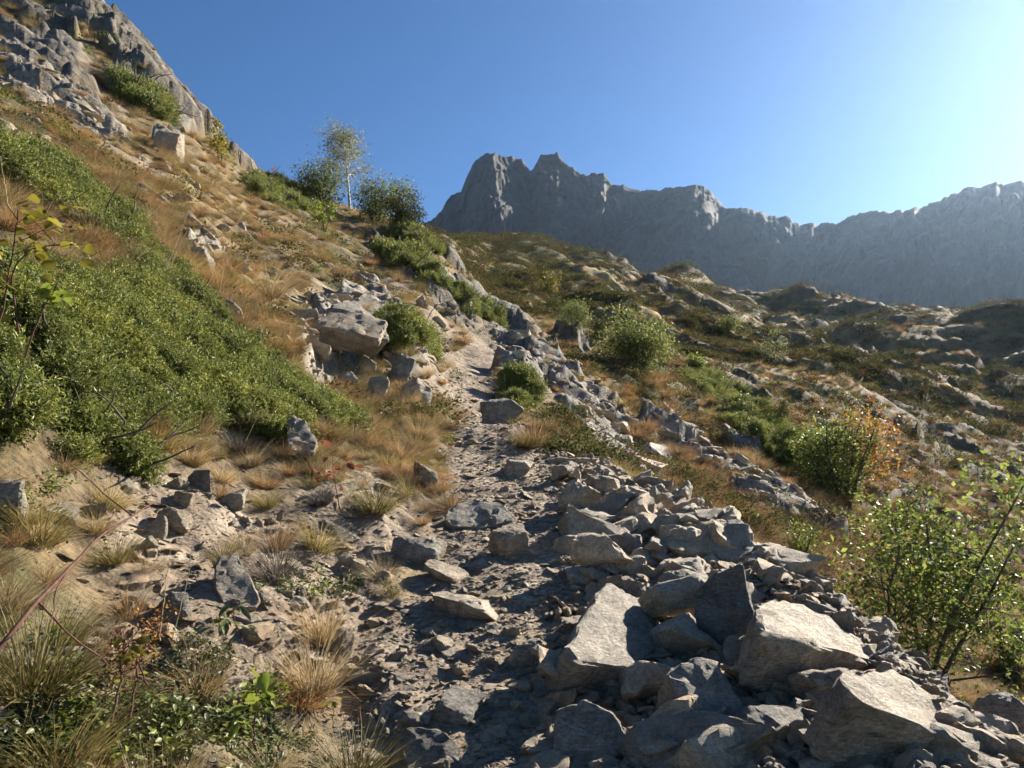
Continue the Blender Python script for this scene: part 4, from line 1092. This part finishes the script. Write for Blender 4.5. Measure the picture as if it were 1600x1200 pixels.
g = P(1428, 1075, 6.2)
woody('alder_tree', (g.x, g.y, float(gz(g.x, g.y))), 2.65, 2.7, 'small glossy-leaved alder with a dark leaning trunk behind the rubble', 'tree', 'alder', seed=23, stems=5, branches=15, leaf_size=.055, n_leaf=6000,
      trunk_r=.028, crown_from=.15, spread=.75, lean=(.02, 0), tuft=.11)

# ------------------------------------------------------------------ foreground plants
def herb_mesh(seed, n=90, rad=.10, ls=.035, mat='herb'):
    r = np.random.default_rng(seed); cen = np.stack([r.normal(0, rad * .6, n), r.normal(0, rad * .6, n), np.abs(r.normal(0, rad * .7, n))], 1)
    return mesh_np('leaves', *oval_np(cen, ls, seed, .5), M[mat])
hb = []
for k_, (px, py, mat, lab) in enumerate([(330,1150,'herb','low green leafy herb in the lower left undergrowth'),(180,1160,'herb','dark leafy herb at the bottom left beside the olive grass'),(540,930,'herb','small blue-green herb at the edge of the lower path'),
                                         (400,1120,'lime','bright green seedling in front of the large straw tussock'),(700,690,'lime','light green herb beside the upper path')]):
    g = at(px, py); o = empty('leafy_herb', g, lab, 'plant'); m_ = link_mesh('leaves', herb_mesh(500 + k_, 90, .08, .034, mat), o); m_['kind'] = 'stuff'; hb.append(m_)
hmask = np.clip(blob(300, 1130, 130, 90) + .8 * blob(130, 1180, 140, 70) + .5 * blob(500, 930, 70, 40) + .45 * blob(60, 800, 60, 60) + .35 * blob(90, 400, 80, 60), 0, 1) * (1 - path) * (1 - pile)
gscatter('undergrowth', 9000, lambda x, y: samp(hmask, x, y) * .6, 1.5, 7, 51, hb[:4], 'tangle of small green leaves in the lower left corner', 'undergrowth', .6, .3, 0, 0)
gscatter('undergrowth', 9000, lambda x, y: samp(veg_ok * np.clip(green - .2, 0, 1), x, y) * .25 * (x < .1 * y), 6, 40, 52, hb[:3] + [hb[4]], 'small green plants between the grasses of the slope', 'undergrowth', 1.1, .3, 0, .02)

def shoot(name, pts, label, cat, leaf, n_leaf, ls, seed, stem='stem', r0=.004, side=0, aspect=.55, group=None, sp=.02):
    """a stem through given points (photo pixel, depth) with leaves along its upper part"""
    rng = np.random.default_rng(seed)
    w3 = [np.array(P(*q)) for q in pts]
    t_ = np.linspace(0, 1, len(w3)); tt = np.linspace(0, 1, 14)
    path_ = pchip(t_, np.array(w3), tt); base = path_[0].copy()
    path_ = path_ - base + np.cumsum(rng.normal(0, .003, path_.shape), 0)
    root = empty(name, base, label, cat, group)
    link_mesh('stem', mesh_np('stem', *tube_np([(path_, np.linspace(r0, r0 * .35, 14))], 6), M[stem], True), root)
    tips = list(path_[5:])
    for k_ in range(side):
        i = rng.integers(4, 13); sp_, sr = grow(path_[i], rng.normal(0, 1, 3) + np.array([0, 0, .6]), np.linalg.norm(path_[-1]) * .28, r0 * .5, r0 * .2, 5, rng, .15)
        link_mesh('side_twig', mesh_np('side_twig', *tube_np([(sp_, sr)], 5), M[stem], True), root); tips += list(sp_[2:])
    if n_leaf:
        tips = np.array(tips); cen = tips[rng.integers(0, len(tips), n_leaf)] + rng.normal(0, sp, (n_leaf, 3))
        V, T = leaves_np(cen, ls, seed, aspect, .4)
        if n_leaf <= 40:
            V, T = oval_np(cen, ls, seed, aspect)
            for q in range(n_leaf):
                me = mesh_np('leaf', V[q * 11:q * 11 + 11], T[:12], M[leaf]); link_mesh('leaf', me, root)
        else: link_mesh('foliage', mesh_np('foliage', V, T, M[leaf]), root)['kind'] = 'stuff'
    return root
shoot('bare_twig', [(-60,1090,1.55),(40,965,1.7),(120,880,1.95),(185,825,2.2),(243,788,2.45)], 'long dark bare twig slanting across the lower left corner', 'twig', 'red', 0, .02, 1, 'stem', .0065, 3)
shoot('leafy_shoot', [(30,520,2.9),(20,440,2.85),(60,390,2.8),(120,385,2.75)], 'leafy shoot with yellowing leaves at the left edge above the juniper', 'plant', 'yellow', 34, .06, 2, 'stem', .004, 5, .75, None, .05)
shoot('leafy_shoot', [(-10,560,2.7),(10,450,2.7),(20,370,2.7),(30,330,2.7)], 'upright leafy shoot with green and yellow leaves touching the left edge', 'plant', 'yellow', 30, .055, 3, 'stem', .004, 4, .75, None, .05)
shoot('leafy_shoot', [(40,560,3.0),(70,480,3.0),(90,440,2.95)], 'shorter yellow-green shoot below the yellowing one', 'plant', 'lime', 24, .06, 4, 'stem', .004, 3, .7, None, .05)
shoot('dead_dock', [(205,1120,2.15),(215,1050,2.2),(225,990,2.25),(250,955,2.3)], 'rust-brown dead dock stalk with seeds in the lower left', 'plant', 'orange', 320, .012, 5, 'stem', .004, 7, .7, None, .02)
shoot('dead_dock', [(170,1130,2.1),(180,1060,2.15),(190,1010,2.2)], 'shorter rust-brown dead stalk beside the taller dock', 'plant', 'red', 200, .012, 6, 'stem', .004, 5, .7, None, .02)
shoot('autumn_seedling', [(230,1070,2.2),(215,1020,2.2),(210,985,2.2)], 'seedling with yellow and orange leaves among the dead dock stalks', 'plant', 'yellow', 16, .045, 7, 'stem', .003, 2, .6, None, .03)
shoot('red_leaved_sapling', [(535,800,5.0),(525,760,4.95),(520,715,4.9)], 'small sapling with dark red leaves beside the path grass', 'plant', 'red', 18, .085, 8, 'stem', .005, 3, .65, None, .06)
shoot('broad_leaved_plant', [(395,1160,2.3),(400,1110,2.3),(405,1075,2.3)], 'bright green broad-leaved plant below the large straw tussock', 'plant', 'lime', 12, .075, 9, 'stem', .003, 2, .5, None, .03)
shoot('broad_leaved_plant', [(380,1000,2.9),(372,970,2.9),(368,945,2.9)], 'green narrow-leaved plant at the foot of the pale upright slab', 'plant', 'herb', 18, .07, 10, 'stem', .003, 2, .35, None, .03)
shoot('yellow_seedling', [(520,1140,2.6),(522,1110,2.6),(528,1095,2.6)], 'tiny yellow-leaved seedling at the edge of the lower path', 'plant', 'yellow', 8, .04, 11, 'stem', .002, 1, .6, None, .02)
for k_, (pp, lab) in enumerate([
    ([(262,420,4.6),(280,370,4.6),(300,320,4.6),(322,298,4.6)], 'tall pale grass stalk bending over above the juniper'),
    ([(268,420,4.7),(285,375,4.7),(300,352,4.7),(318,345,4.7)], 'shorter pale stalk curving beside the tall one'),
    ([(20,330,3.4),(14,300,3.4),(5,250,3.4)], 'single whitish stalk at the left edge'),
    ([(335,470,5.2),(345,430,5.2),(350,390,5.2)], 'thin straight stalk above the middle of the juniper'),
    ([(560,700,6.5),(610,690,6.5),(640,720,6.5)], 'thin arched stalk over the rusty tussock'),
    ([(385,690,5.2),(410,650,5.2),(450,648,5.2)], 'fine arched stalk in front of the white boulder'),
    ([(250,1000,2.5),(255,930,2.5),(262,850,2.5)], 'pale upright stalk in the left bank'),
    ([(270,1000,2.55),(285,920,2.55),(300,850,2.55)], 'second pale stalk leaning right in the left bank'),
    ([(610,660,9),(625,630,9),(635,600,9)], 'straw stalk in front of the greenish boulder')]):
    shoot('dry_stalk', pp, lab, 'grass stalk', 'straw', 14, .012, 60 + k_, 'stalk', .0022, 0, .4, 'dry grass stalks', .008)
